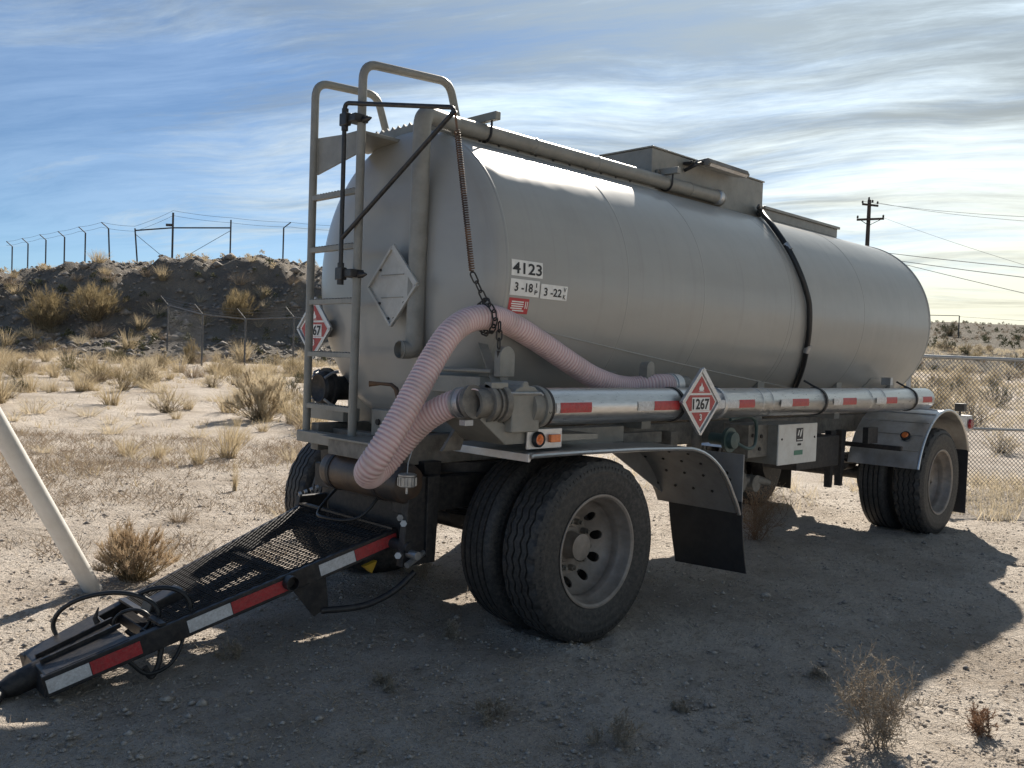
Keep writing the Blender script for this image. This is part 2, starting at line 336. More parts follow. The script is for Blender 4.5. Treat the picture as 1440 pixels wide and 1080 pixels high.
# ------------------------------------------------------------------ mesh helpers
class MB:
    """collects shapes for ONE mesh object"""
    def __init__(s): s.v = []; s.f = []; s.n = 0
    def add(s, V, F):
        V = np.asarray(V, float)
        s.v.append(V); s.f += [tuple(int(i) + s.n for i in q) for q in F]; s.n += len(V)
        return s
    def box(s, x0, x1, y0, y1, z0, z1):
        return s.obox(((x0 + x1) / 2, (y0 + y1) / 2, (z0 + z1) / 2), (abs(x1 - x0) / 2, 0, 0), (0, abs(y1 - y0) / 2, 0), (0, 0, abs(z1 - z0) / 2))
    def obox(s, c, a, b, d):
        c, a, b, d = (np.asarray(q, float) for q in (c, a, b, d))
        if np.dot(np.cross(a, b), d) < 0: a = -a
        V = [c + i * a + j * b + k * d for i in (-1, 1) for j in (-1, 1) for k in (-1, 1)]
        return s.add(V, [(0, 1, 3, 2), (4, 6, 7, 5), (0, 4, 5, 1), (2, 3, 7, 6), (0, 2, 6, 4), (1, 5, 7, 3)])
    def beam(s, p0, p1, w, h, up=(0, 0, 1)):
        p0 = np.asarray(p0, float); p1 = np.asarray(p1, float); d = p1 - p0; L = np.linalg.norm(d); d /= L
        a = np.cross(d, up); a /= np.linalg.norm(a); b = np.cross(a, d)
        return s.obox((p0 + p1) / 2, d * L / 2, a * w / 2, b * h / 2)
    def prism(s, poly, axis, a0, a1):
        """polygon in the two other axes (x,z for 'y'; y,z for 'x'; x,y for 'z') extruded along axis"""
        n = len(poly); V = []
        for a in (a0, a1):
            for (p, q) in poly:
                V.append({'y': (p, a, q), 'x': (a, p, q), 'z': (p, q, a)}[axis])
        F = [tuple(range(n)), tuple(range(2 * n - 1, n - 1, -1))] + [(i, i + n, (i + 1) % n + n, (i + 1) % n) for i in range(n)]
        return s.add(V, F)
    def tube(s, path, r, n=12, closed=False, caps=True):
        P = np.asarray(path, float); m = len(P)
        rad = np.full(m, r) if np.isscalar(r) else np.asarray(r, float)
        T = np.gradient(P, axis=0) if not closed else (np.roll(P, -1, 0) - np.roll(P, 1, 0))
        T /= np.linalg.norm(T, axis=1)[:, None] + 1e-12
        ref = np.array([0, 0, 1.0]) if abs(T[0][2]) < 0.9 else np.array([1.0, 0, 0])
        A = np.cross(T[0], ref); A /= np.linalg.norm(A)
        V = []; t = np.linspace(0, 2 * np.pi, n, endpoint=False)
        for i in range(m):
            A = A - T[i] * np.dot(A, T[i]); A /= np.linalg.norm(A) + 1e-12; B = np.cross(T[i], A)
            V.append(P[i] + rad[i] * (np.cos(t)[:, None] * A + np.sin(t)[:, None] * B))
        V = np.concatenate(V); F = []
        for i in range(m if closed else m - 1):
            j = (i + 1) % m
            for k in range(n): F.append((i * n + k, i * n + (k + 1) % n, j * n + (k + 1) % n, j * n + k))
        if caps and not closed:
            F.append(tuple(range(n - 1, -1, -1))); F.append(tuple((m - 1) * n + k for k in range(n)))
        return s.add(V, F)
    def cyl(s, p0, p1, r, n=24, r2=None):
        return s.tube([p0, p1], [r, r if r2 is None else r2], n)
    def lathe(s, prof, o, ax='y', n=48, closed=False, flip=False):
        """prof: list of (a, r): position along axis, radius"""
        t = np.linspace(0, 2 * np.pi, n, endpoint=False); V = []
        o = np.asarray(o, float)
        for (a, r) in prof:
            c, d = r * np.cos(t), r * np.sin(t); z = np.full(n, a)
            V.append({'y': np.stack([c, z, d], 1), 'x': np.stack([z, d, c], 1), 'z': np.stack([d, c, z], 1)}[ax] + o)
        m = len(prof); F = []
        for i in range(m if closed else m - 1):
            j = (i + 1) % m
            for k in range(n):
                q = (i * n + k, i * n + (k + 1) % n, j * n + (k + 1) % n, j * n + k)
                F.append(q[::-1] if flip else q)
        return s.add(np.concatenate(V), F)
    def build(s, name, mat, parent=None, smooth=40, bevel=0.0):
        V = np.concatenate(s.v) if s.v else np.zeros((0, 3))
        me = bpy.data.meshes.new(name); me.from_pydata(V.tolist(), [], s.f); me.validate()
        bm = bmesh.new(); bm.from_mesh(me); bmesh.ops.recalc_face_normals(bm, faces=bm.faces); bm.to_mesh(me); bm.free()
        return finish(name, me, mat, parent, smooth, bevel)
def finish(name, me, mat, parent=None, smooth=40, bevel=0.0):
    if smooth:
        me.polygons.foreach_set('use_smooth', np.ones(len(me.polygons), bool))
        if smooth < 179: me.set_sharp_from_angle(angle=R(smooth))
    if mat: me.materials.append(MAT[mat])
    o = bpy.data.objects.new(name, me); COL.objects.link(o)
    if parent is not None: o.parent = parent
    if bevel:
        b = o.modifiers.new('bevel', 'BEVEL'); b.width = bevel; b.segments = 2; b.limit_method = 'ANGLE'; b.angle_limit = R(50)
        b.harden_normals = True
    return o
def tri_mesh(name, V, F, mat, parent=None, smooth=0):
    """fast mesh from arrays, F (m,3) or (m,4)"""
    V = np.asarray(V, np.float32); F = np.asarray(F, np.int32); k = F.shape[1]
    me = bpy.data.meshes.new(name)
    me.vertices.add(len(V)); me.vertices.foreach_set('co', V.ravel())
    me.loops.add(F.size); me.loops.foreach_set('vertex_index', F.ravel())
    me.polygons.add(len(F)); me.polygons.foreach_set('loop_start', np.arange(0, F.size, k, dtype=np.int32))
    me.polygons.foreach_set('loop_total', np.full(len(F), k, np.int32))
    me.update(); me.validate()
    return finish(name, me, mat, parent, smooth)
def segs(P0, P1, r, n=3, r1=None):
    """many straight prisms: arrays (m,3),(m,3), radius scalar or (m,)"""
    P0 = np.asarray(P0, float); P1 = np.asarray(P1, float); m = len(P0)
    r = np.broadcast_to(np.asarray(r, float), (m,)); r1 = r if r1 is None else np.broadcast_to(np.asarray(r1, float), (m,))
    d = P1 - P0; d = d / (np.linalg.norm(d, axis=1)[:, None] + 1e-12)
    ref = np.where(np.abs(d[:, 2:3]) < 0.9, np.array([[0, 0, 1.0]]), np.array([[1.0, 0, 0]]))
    a = np.cross(d, ref); a /= np.linalg.norm(a, axis=1)[:, None] + 1e-12; b = np.cross(d, a)
    t = np.linspace(0, 2 * np.pi, n, endpoint=False)
    ring = np.cos(t)[None, :, None] * a[:, None, :] + np.sin(t)[None, :, None] * b[:, None, :]
    V = np.concatenate([P0[:, None, :] + ring * r[:, None, None], P1[:, None, :] + ring * r1[:, None, None]], 1).reshape(-1, 3)
    base = (np.arange(m) * 2 * n)[:, None]
    F = np.concatenate([base + np.array([[k, (k + 1) % n, n + (k + 1) % n, n + k]]) for k in range(n)], 0)
    return V, F
def blades(base, tip, bend, w, nseg=3):
    """thin curved leaves: base, tip (m,3), bend (m,3) offset of the middle, width (m,)"""
    base = np.asarray(base, float); tip = np.asarray(tip, float); m = len(base)
    mid = (base + tip) / 2 + bend
    d = tip - base; side = np.cross(d, rng.normal(size=(m, 3))); side /= np.linalg.norm(side, axis=1)[:, None] + 1e-12
    V = []
    for i in range(nseg + 1):
        t = i / nseg; c = (1 - t) ** 2 * base + 2 * t * (1 - t) * mid + t * t * tip
        ww = (w * (1 - 0.85 * t))[:, None] / 2
        V += [c - side * ww, c + side * ww]
    V = np.stack(V, 1).reshape(-1, 3); k = 2 * (nseg + 1); b0 = (np.arange(m) * k)[:, None]
    F = np.concatenate([b0 + np.array([[2 * i, 2 * i + 1, 2 * i + 3, 2 * i + 2]]) for i in range(nseg)], 0)
    return V, F
def join_arr(parts):
    V = []; F = []; n = 0
    for v, f in parts: V.append(v); F.append(f + n); n += len(v)
    return np.concatenate(V), np.concatenate(F)
def spline(pts, n=8):
    P = np.asarray(pts, float); Q = np.vstack([2 * P[0] - P[1], P, 2 * P[-1] - P[-2]]); out = []
    for i in range(1, len(Q) - 2):
        for t in np.linspace(0, 1, n, endpoint=False):
            a, b, c, d = Q[i - 1], Q[i], Q[i + 1], Q[i + 2]
            out.append(0.5 * (2 * b + (c - a) * t + (2 * a - 5 * b + 4 * c - d) * t * t + (3 * b - a - 3 * c + d) * t ** 3))
    out.append(P[-1]); return np.array(out)
def fillet(pts, r, n=8):
    P = [np.asarray(p, float) for p in pts]; out = [P[0]]
    for i in range(1, len(P) - 1):
        a = P[i - 1] - P[i]; b = P[i + 1] - P[i]; la, lb = np.linalg.norm(a), np.linalg.norm(b); a /= la; b /= lb
        ang = math.acos(max(-1, min(1, float(a @ b)))); tlen = min(r / math.tan(ang / 2), la * 0.49, lb * 0.49)
        p0 = P[i] + a * tlen; p1 = P[i] + b * tlen
        for t in np.linspace(0, 1, n): out.append((1 - t) ** 2 * p0 + 2 * t * (1 - t) * P[i] + t * t * p1)
    out.append(P[-1]); return np.array(out)
def empty(name, loc=(0, 0, 0), parent=None):
    o = bpy.data.objects.new(name, None); COL.objects.link(o); o.location = loc; o.empty_display_size = 0.2
    if parent is not None: o.parent = parent
    return o
def tag(o, label=None, cat=None, group=None, kind=None):
    if label: o['label'] = label
    if cat: o['category'] = cat
    if group: o['group'] = group
    if kind: o['kind'] = kind
    return o
def text_poly(body, size, bold=0.0, spacing=1.0):
    """flat outline letters as triangles/quads: verts (n,2), faces; left-bottom aligned"""
    cu = bpy.data.curves.new('letters', 'FONT'); cu.body = body; cu.size = size; cu.offset = bold; cu.fill_mode = 'FRONT'
    cu.resolution_u = 3; cu.space_character = spacing
    ob = bpy.data.objects.new('letters', cu); COL.objects.link(ob)
    bpy.context.view_layer.update()
    me = bpy.data.meshes.new_from_object(ob.evaluated_get(bpy.context.evaluated_depsgraph_get()))
    V = np.array([v.co[:2] for v in me.vertices]); F = [tuple(p.vertices) for p in me.polygons]
    bpy.data.objects.remove(ob); bpy.data.meshes.remove(me); bpy.data.curves.remove(cu)
    return V, F
def fit_text(body, x0, x1, y0, y1, bold=0.0):
    V, F = text_poly(body, 1.0, bold)
    mn, mx = V.min(0), V.max(0)
    V = (V - mn) / (mx - mn) * np.array([x1 - x0, y1 - y0]) + np.array([x0, y0]); return V, F
# ================================================================== the setting
def build_ground():
    def axis(lo, hi, fine, far, growth):
        a = list(np.arange(lo, hi + 1e-6, fine)); s = fine; x = hi
        while x < far: s = s * growth; x += s; a.append(x)
        s = fine; x = lo
        while x > -far: s = s * growth; x -= s; a.insert(0, x)
        return np.array(a)
    X = axis(-4.2, 7.5, 0.045, 700, 1.052); Y = axis(-4.4, 6.5, 0.045, 700, 1.052)
    gx, gy = np.meshgrid(X, Y, indexing='ij')
    z = ground_h(gx, gy)
    d = np.hypot(gx - 1.0, gy)
    near = 1 - sstep(d, 6, 11)
    # crusty sand: small clods and footprints
    z = z + near * (0.014 * fbm(gx, gy, 7, 4, 71, 0.62) + 0.016 * np.maximum(fbm(gx, gy, 11, 2, 81), 0))
    u, v = to_uv(gx, gy)
    z = np.where(d > 260, z - (d - 260) * 0.02, z)
    nx, ny = len(X), len(Y); idx = np.arange(nx * ny).reshape(nx, ny)
    F = np.stack([idx[:-1, :-1], idx[1:, :-1], idx[1:, 1:], idx[:-1, 1:]], -1).reshape(-1, 4)
    o = tri_mesh('ground', np.stack([gx, gy, z], -1).reshape(-1, 3), F, 'desert_soil', smooth=180)
    tag(o, kind='structure')
    U = np.arange(-62, 17, 0.32); Vv = np.concatenate([np.arange(33.5, 49, 0.26), np.arange(49, 92, 1.0)])
    gu, gv = np.meshgrid(U, Vv, indexing='ij'); mx, my = from_uv(gu, gv)
    mz = mound_h(mx, my)
    nx, ny = len(U), len(Vv); idx = np.arange(nx * ny).reshape(nx, ny)
    F = np.stack([idx[:-1, :-1], idx[:-1, 1:], idx[1:, 1:], idx[1:, :-1]], -1).reshape(-1, 4)[:, ::-1]
    o = tri_mesh('earth_mound', np.stack([mx, my, mz], -1).reshape(-1, 3), F, 'mound_soil', smooth=180)
    tag(o, kind='structure')
    U = np.concatenate([np.arange(-4, 40, 0.8), np.arange(40, 160, 3.0)]); Vv = np.concatenate([np.arange(44, 120, 0.9), np.arange(120, 215, 2.0)])
    gu, gv = np.meshgrid(U, Vv, indexing='ij'); mx, my = from_uv(gu, gv)
    mz = hill_h(mx, my)
    nx, ny = len(U), len(Vv); idx = np.arange(nx * ny).reshape(nx, ny)
    F = np.stack([idx[:-1, :-1], idx[:-1, 1:], idx[1:, 1:], idx[1:, :-1]], -1).reshape(-1, 4)[:, ::-1]
    o = tri_mesh('scrub_hill', np.stack([mx, my, mz], -1).reshape(-1, 3), F, 'hill_soil', smooth=180)
    tag(o, kind='structure')
build_ground()

# ================================================================== the trailer
TR, TZ = 0.846, 1.942
trailer = empty('tank_trailer', (0, 0, 0))
tag(trailer, 'beige oil tank trailer with ladder, pink hose and aluminium side tube parked on the sand', 'trailer')
def cylpt(x, ang, r=TR):
    a = R(ang); return (x, -r * math.cos(a), TZ + r * math.sin(a))

# --- tank shell
def head(x0, sgn, depth, n=22):
    pr = []
    for i in range(n + 1):
        t = i / n; rho = math.sin(t * math.pi / 2)
        pr.append((x0 + sgn * depth * (1 - rho ** 2.8) ** 0.55 if rho < 1 else x0, max(rho * TR, 0.0005)))
    return pr
prof = head(-0.41, -1, 0.20) + [(x, TR) for x in np.linspace(-0.30, 5.30, 30)] + head(5.41, 1, 0.20)[::-1]
tank = MB().lathe(prof, (0, 0, TZ), 'x', 160).build('tank', 'tank_paint', trailer, 30)
def ring(x, w, h, name='weld_seam', mat='tank_paint', a0=0, a1=360, parent=None):
    pr = [(x - w, TR - 0.002), (x - w * 0.5, TR + h * 0.8), (x, TR + h), (x + w * 0.5, TR + h * 0.8), (x + w, TR - 0.002)]
    return MB().lathe(pr, (0, 0, TZ), 'x', 160).build(name, mat, parent or tank, 60)
for x, w, h in ((-0.40, 0.013, 0.006), (0.62, 0.010, 0.0018), (1.44, 0.010, 0.0018), (2.68, 0.010, 0.002), (2.62, 0.006, 0.0015), (3.92, 0.010, 0.0018), (5.40, 0.016, 0.008)):
    ring(x, w, h)
MB().tube([cylpt(x, a, TR + 0.001) for x, a in zip(np.linspace(-0.36, 4.7, 40), np.interp(np.linspace(-0.36, 4.7, 40), [-0.36, -0.2, 3.15, 4.37, 4.7], [-18, -19.4, -46.8, -58.7, -62]))], 0.005, 6).build('weld_seam', 'tank_paint', tank)
# welded lugs and reinforcement pads low on the shell
for (x, a, w, h) in ((0.70, -38, 0.10, 0.012), (4.62, -44, 0.20, 0.16), (-0.10, -60, 0.3, 0.2), (2.1, -58, 0.3, 0.2)):
    mb = MB(); r0, r1 = TR - 0.004, TR + 0.006; n = 8; V = []
    for rr in (r0, r1):
        for i in range(n + 1):
            for xx in (x - w / 2, x + w / 2): V.append(cylpt(xx, a + (i / n - 0.5) * math.degrees(h / TR), rr))
    m = 2 * (n + 1); F = []
    for i in range(n):
        q = (2 * i, 2 * i + 1, 2 * i + 3, 2 * i + 2); F += [q[::-1], tuple(k + m for k in q)]
        F += [(2 * i, 2 * i + 2, 2 * i + 2 + m, 2 * i + m), (2 * i + 1, 2 * i + 1 + m, 2 * i + 3 + m, 2 * i + 3)]
    F += [(0, m, m + 1, 1), (2 * n, 2 * n + 1, m + 2 * n + 1, m + 2 * n)]
    mb.add(V, F).build('reinforcing_pad', 'tank_paint', tank)
# lifting-lug style rounded tabs on the lower flank (grey capped brackets)
def capped_bracket(x, y, z, w, h, d=0.05):
    n = 10; poly = [(x - w / 2, z), (x + w / 2, z)] + [(x + w / 2 * math.cos(t), z + h - w / 2 + w / 2 * math.sin(t)) for t in np.linspace(0, math.pi, n)]
    return MB().prism(poly, 'y', y - d, y + d)
capped_bracket(-0.50, -0.95, 1.395, 0.105, 0.155, 0.022).build('vent_actuator', 'tan_paint', trailer, 40, 0.004)
capped_bracket(0.72, -0.93, 1.38, 0.075, 0.12, 0.03).build('hose_bracket', 'tan_paint', trailer, 40, 0.003)
MB().box(4.57, 4.62, -0.83, -0.74, 1.36, 1.43).build('hose_bracket', 'dull_aluminium', trailer, 40, 0.003)

# --- decals on the shell
def patch(x0, x1, a0, a1, rr, nseg=6):
    V = []; F = []
    for i in range(nseg + 1):
        a = a0 + (a1 - a0) * i / nseg
        V += [cylpt(x0, a, rr), cylpt(x1, a, rr)]
    for i in range(nseg): F.append((2 * i, 2 * i + 1, 2 * i + 3, 2 * i + 2))
    return MB().add(V, F)
def shell_text(body, x0, x1, a0, a1, rr, mat, parent, bold=0.012, name='lettering'):
    V, F = fit_text(body, x0, x1, a0, a1, bold)
    return MB().add([cylpt(p[0], p[1], rr) for p in V], F).build(name, mat, parent, 0)
pl = patch(-0.374, -0.137, -1.15, 4.6, TR + 0.0025).build('number_plate', 'decal_white', trailer, 0)
shell_text('4123', -0.366, -0.145, -0.35, 3.75, TR + 0.0045, 'decal_black', pl, 0.02)
pl = patch(-0.376, -0.155, -8.1, -2.2, TR + 0.0025).build('test_date_plate', 'decal_white', trailer, 0)
shell_text('3 -18', -0.345, -0.208, -6.6, -3.4, TR + 0.0045, 'decal_black', pl, 0.02)
shell_text('I', -0.185, -0.178, -4.6, -3.0, TR + 0.0045, 'decal_black', pl, 0.02)
shell_text('P', -0.192, -0.170, -7.2, -5.6, TR + 0.0045, 'decal_black', pl, 0.02)
pl = patch(-0.145, 0.070, -8.3, -2.9, TR + 0.0032).build('test_date_plate', 'decal_white', trailer, 0)
shell_text('3 -22', -0.120, 0.022, -7.2, -4.2, TR + 0.0052, 'decal_black', pl, 0.02)
shell_text('V', 0.036, 0.058, -5.1, -3.5, TR + 0.0052, 'decal_black', pl, 0.02)
shell_text('K', 0.036, 0.058, -7.8, -6.1, TR + 0.0052, 'decal_black', pl, 0.02)
pl = patch(-0.372, -0.222, -14.6, -9.0, TR + 0.0025).build('warning_sticker', 'decal_red', trailer, 0)
for i, (xa, xb) in enumerate(((-0.352, -0.262), (-0.355, -0.262), (-0.350, -0.262), (-0.355, -0.270), (-0.340, -0.255))):
    a = -10.3 - i * 0.8
    patch(xa, xb, a - 0.22, a + 0.22, TR + 0.004, 1).build('print_line', 'decal_white', pl, 0)
for xa in (-0.250, -0.236): patch(xa, xa + 0.006, -12.6, -10.0, TR + 0.004, 2).build('print_line', 'decal_white', pl, 0)

# --- ladder with hand rails
ladder = empty('ladder', (-0.788, 0.2, 1.0), trailer)
def lbuild(mb, name, mat='tan_paint', par=None, smooth=40, bevel=0.0):
    """build in world coordinates under a parent that has a location"""
    par = par or ladder; loc = np.array(par.location)
    mb.v = [v - loc for v in mb.v]; return mb.build(name, mat, par, smooth, bevel)
lbuild(MB().tube(fillet([(-0.788, 0.431, 1.02), (-0.788, 0.436, 3.075), (-0.35, 0.436, 3.10), (-0.20, 0.436, 2.70)], 0.10), 0.0235, 14), 'handrail')
lbuild(MB().tube(fillet([(-0.788, -0.045, 1.02), (-0.788, -0.048, 3.085), (-0.17, -0.048, 3.13), (-0.035, -0.048, 2.72)], 0.10), 0.0245, 14), 'handrail')
for k in range(5):
    z = 2.385 - 0.305 * k
    m = MB().box(-0.805, -0.770, -0.03, 0.418, z - 0.012, z + 0.016)
    for y in np.linspace(0.0, 0.39, 14): m.box(-0.803, -0.772, y - 0.006, y + 0.006, z + 0.015, z + 0.022)
    lbuild(m, 'rung', 'tan_paint', None, 40, 0.002)
lbuild(MB().prism([(0.415, 2.53), (-0.022, 2.605), (-0.022, 2.715), (0.415, 2.745)], 'x', -0.775, -0.765), 'step_plate')
lbuild(MB().box(-0.76, -0.42, 0.0, 0.41, 2.715, 2.735), 'platform', 'tan_paint', None, 40, 0.003)

# --- vapour pipe down the front and along the top
pipe = MB().tube(fillet([(-0.705, -0.345, 1.515), (-0.632, -0.380, 1.515), (-0.630, -0.385, 2.790), (-0.30, -0.265, 2.815), (0.0, -0.26, 2.818), (2.50, -0.26, 2.820), (2.60, -0.17, 2.820)], 0.085, 10), 0.049, 24, caps=False).build('vapour_pipe', 'tan_paint', trailer)
MB().lathe([(0, 0.049), (-0.012, 0.052), (-0.014, 0.046), (0.0, 0.044), (0.10, 0.042)], (-0.697, -0.349, 1.515), 'x', 24).build('pipe_mouth', 'tan_paint', pipe)
MB().cyl((-0.67, -0.36, 1.515), (-0.665, -0.362, 1.515), 0.044, 24).build('mouth_shade', 'dark_metal', pipe)  # dark disc inside the open mouth, stands in for the shade in the pipe
for x, a in ((-0.06, 0), (1.76, 0)):
    MB().box(x - 0.02, x + 0.02, -0.37, -0.03 if x < 1 else -0.205, 2.878, 2.925).build('pipe_bracket', 'tan_paint', pipe, 40, 0.003)
    t = np.linspace(0, math.pi, 16)
    MB().tube([(x, -0.26 + 0.056, 2.91)] + [(x, -0.26 + 0.056 * math.cos(q), 2.818 - 0.056 * math.sin(q)) for q in t] + [(x, -0.26 - 0.056, 2.91)], 0.007, 8).build('u_bolt', 'dark_metal', pipe)
for x in (0.35, 0.95, 2.05): MB().lathe([(x - 0.012, 0.049), (x - 0.006, 0.0535), (x + 0.006, 0.0535), (x + 0.012, 0.049)], (0, -0.26, 2.818), 'x', 24).build('pipe_weld', 'tan_paint', pipe)
MB().lathe([(2.42, 0.049), (2.425, 0.060), (2.465, 0.060), (2.47, 0.049)], (0, -0.26, 2.820), 'x', 24).build('pipe_clamp', 'dull_aluminium', pipe)

# --- roof walkway, hatch box, rear tray, light bar
walk = MB().box(-0.40, 1.64, -0.13, 0.40, 2.790, 2.805).build('walkway', 'tan_paint', trailer, 40)
m = MB()
for y in (-0.13, 0.40):
    m.box(-0.40, 1.64, y - 0.008, y + 0.008, 2.76, 2.835)
    for x in np.arange(-0.38, 1.43, 0.055): m.prism([(x, 2.834), (x + 0.04, 2.834), (x + 0.02, 2.852)], 'y', y - 0.008, y + 0.008)
m.box(-0.415, -0.40, -0.14, 0.37, 2.76, 2.83)
for y in np.arange(-0.12, 0.35, 0.055): m.prism([(y, 2.829), (y + 0.04, 2.829), (y + 0.02, 2.848)], 'x', -0.415, -0.40)
m.build('walkway_edge', 'tan_paint', walk, 30)
m = MB().box(-0.30, 1.64, -0.245, -0.235, 2.742, 2.785).box(-0.30, 1.64, -0.275, -0.245, 2.742, 2.750)
rail = m.build('pipe_support_rail', 'tan_paint', trailer, 30)
for x in np.arange(-0.25, 1.40, 0.16): MB().cyl((x, -0.250, 2.768), (x, -0.244, 2.768), 0.009, 10).build('bolt', 'dark_metal', rail)
hatch = MB().prism([(-0.20, 2.70), (-0.20, 3.07), (0.55, 3.07), (0.55, 2.55)], 'x', 1.657, 3.247).build('hatch_box', 'tan_paint', trailer, 40, 0.006)
MB().box(1.647, 3.257, -0.208, 0.558, 3.071, 3.083).build('lid', 'tan_paint', hatch, 40, 0.003)
MB().box(3.26, 4.67, -0.20, 0.45, 2.755, 2.775).build('rear_tray', 'tan_paint', trailer, 40, 0.003)
m = MB().box(3.26, 4.67, -0.202, -0.190, 2.775, 2.85).box(3.26, 4.67, 0.440, 0.452, 2.775, 2.85)
m.box(3.26, 4.69, -0.222, 0.472, 2.85, 2.874).build('rear_walkway', 'tan_paint', trailer, 40, 0.003)
lb = MB().prism([(-0.37, 3.030), (-0.35, 3.008), (-0.225, 3.030), (-0.225, 3.058), (-0.35, 3.066)], 'x', 2.16, 2.74).build('light_bar', 'grimy_paint', trailer, 40, 0.004)
MB().prism([(-0.367, 3.027), (-0.352, 3.0065), (-0.24, 3.0265)], 'x', 2.18, 2.72).build('lens', 'dull_aluminium', lb, 40)
MB().tube(fillet([(2.06, -0.21, 2.97), (2.06, -0.31, 3.00), (2.16, -0.30, 3.035)], 0.03), 0.014, 8).build('hinge', 'dark_metal', lb)
MB().box(2.04, 2.15, -0.29, -0.205, 3.01, 3.03).build('hinge', 'dark_metal', lb, 40, 0.003)
MB().box(1.70, 1.82, -0.222, -0.202, 2.88, 2.915).build('latch', 'grimy_paint', hatch, 40, 0.003)
# --- black drain hose draped down the side
pts = [(3.16, -0.22, 2.80), (3.06, -0.30, 2.79), (2.92, -0.42, 2.715)] + [cylpt(x, a, TR + 0.026) for x, a in ((2.80, 50), (2.74, 38), (2.745, 28), (2.775, 18), (2.82, 9), (2.855, 2), (2.89, -9), (2.945, -20), (3.04, -32), (3.17, -45), (3.3, -56))]
dh = MB().tube(spline(pts, 6), 0.022, 14).build('drain_hose', 'cable_rubber', trailer)
for x, a in ((2.742, 34), (2.945, -20)):
    MB().tube([cylpt(x - 0.004, a + 2, TR + 0.03), cylpt(x + 0.004, a - 2, TR + 0.03)], 0.026, 14).build('hose_clamp', 'galvanised', dh)
MB().cyl((3.20, -0.202, 2.80), (3.10, -0.27, 2.795), 0.030, 16).build('hose_nipple', 'dark_metal', dh)
m = MB()
for k in range(5): m.cyl((3.14 - 0.018 * k, -0.22 - 0.014 * k, 2.835), (3.12 - 0.018 * k, -0.23 - 0.012 * k, 2.84), 0.012, 8)
m.build('hose_fitting', 'steel', dh)

# --- swinging hose hanger on the ladder (black bar frame)
hang = empty('hose_hanger_frame', (-0.845, 0.03, 1.9), trailer)
E = (-0.68, -0.712, 2.735)
lbuild(MB().tube(fillet([(-0.845, 0.03, 1.88), (-0.845, 0.035, 2.868), (E[0] - 0.004, E[1] + 0.018, 2.752), (E[0], E[1], 2.715)], 0.03), 0.0125, 12), 'bar', 'black_paint', hang)
lbuild(MB().tube([(-0.845, 0.03, 2.12), E], 0.0125, 12), 'brace', 'black_paint', hang)
for z in (2.775, 1.925):
    lbuild(MB().box(-0.865, -0.825, -0.005, 0.06, z - 0.035, z + 0.035), 'clamp', 'black_paint', hang, 40, 0.006)
    lbuild(MB().box(-0.85, -0.76, -0.075, 0.015, z - 0.020, z + 0.024), 'clamp', 'black_paint', hang, 40, 0.006)
    lbuild(MB().tube([(-0.79, -0.07, z - 0.005), (-0.79, -0.105, z - 0.005), (-0.79, -0.14, z - 0.005)], [0.020, 0.016, 0.005], 10), 'bolt', 'black_paint', hang)
    lbuild(MB().cyl((-0.845, 0.03, z - 0.06), (-0.845, 0.03, z + 0.06), 0.019, 12), 'collar', 'black_paint', hang)

# --- big side tube
tubeo = MB().lathe([(-0.40, 0.096), (0.72, 0.096), (0.722, 0.098), (1.08, 0.098), (1.083, 0.0955), (4.60, 0.0955), (4.625, 0.085), (4.63, 0.001)], (0, -1.12, 1.2527), 'x', 48).build('side_tube', 'aluminium', trailer)
for x in (-0.415, 0.705, 1.16, 2.51, 4.195):
    MB().lathe([(x - 0.013, 0.0955), (x - 0.013, 0.102), (x + 0.013, 0.102), (x + 0.013, 0.0955)], (0, -1.12, 1.2527), 'x', 48).build('strap', 'dark_metal' if x != 1.16 else 'dull_aluminium', tubeo, 30)
for x in (2.51, 4.195, 1.16): MB().tube([(x, -1.15, 1.345), (x, -1.10, 1.365), (x - 0.02, -1.04, 1.40)], 0.008, 8).build('strap_bolt', 'dark_metal', tubeo)
for x in (1.62, 1.75, 3.3, 3.55): MB().lathe([(x - 0.004, 0.0955), (x, 0.0975), (x + 0.004, 0.0955)], (0, -1.12, 1.2527), 'x', 48).build('tube_joint', 'dull_aluminium', tubeo)
def tube_tape(x0, x1, mat, zc=0.0):
    V = []; F = []; n = 4
    for i in range(n + 1):
        a = R(-15 + 30 * i / n) + zc
        for x in (x0, x1): V.append((x, -1.12 - 0.0995 * math.cos(a), 1.2527 + 0.0995 * math.sin(a)))
    for i in range(n): F.append((2 * i, 2 * i + 1, 2 * i + 3, 2 * i + 2))
    MB().add(V, F).build('reflective_tape', mat, tubeo, 0)
for a, b, c in ((-0.375, -0.36, -0.121), (0.269, 0.418, 0.659), (1.03, 1.31, 1.50), (1.84, 1.997, 2.233), (2.618, 2.769, 3.0), (3.362, 3.554, 3.767), (4.21, 4.318, 4.53)):
    if a < b - 0.02: tube_tape(a, b - 0.003, 'tape_white')
    tube_tape(b, c, 'tape_red')
tube_tape(-0.36 - 0.03, -0.363, 'tape_white')
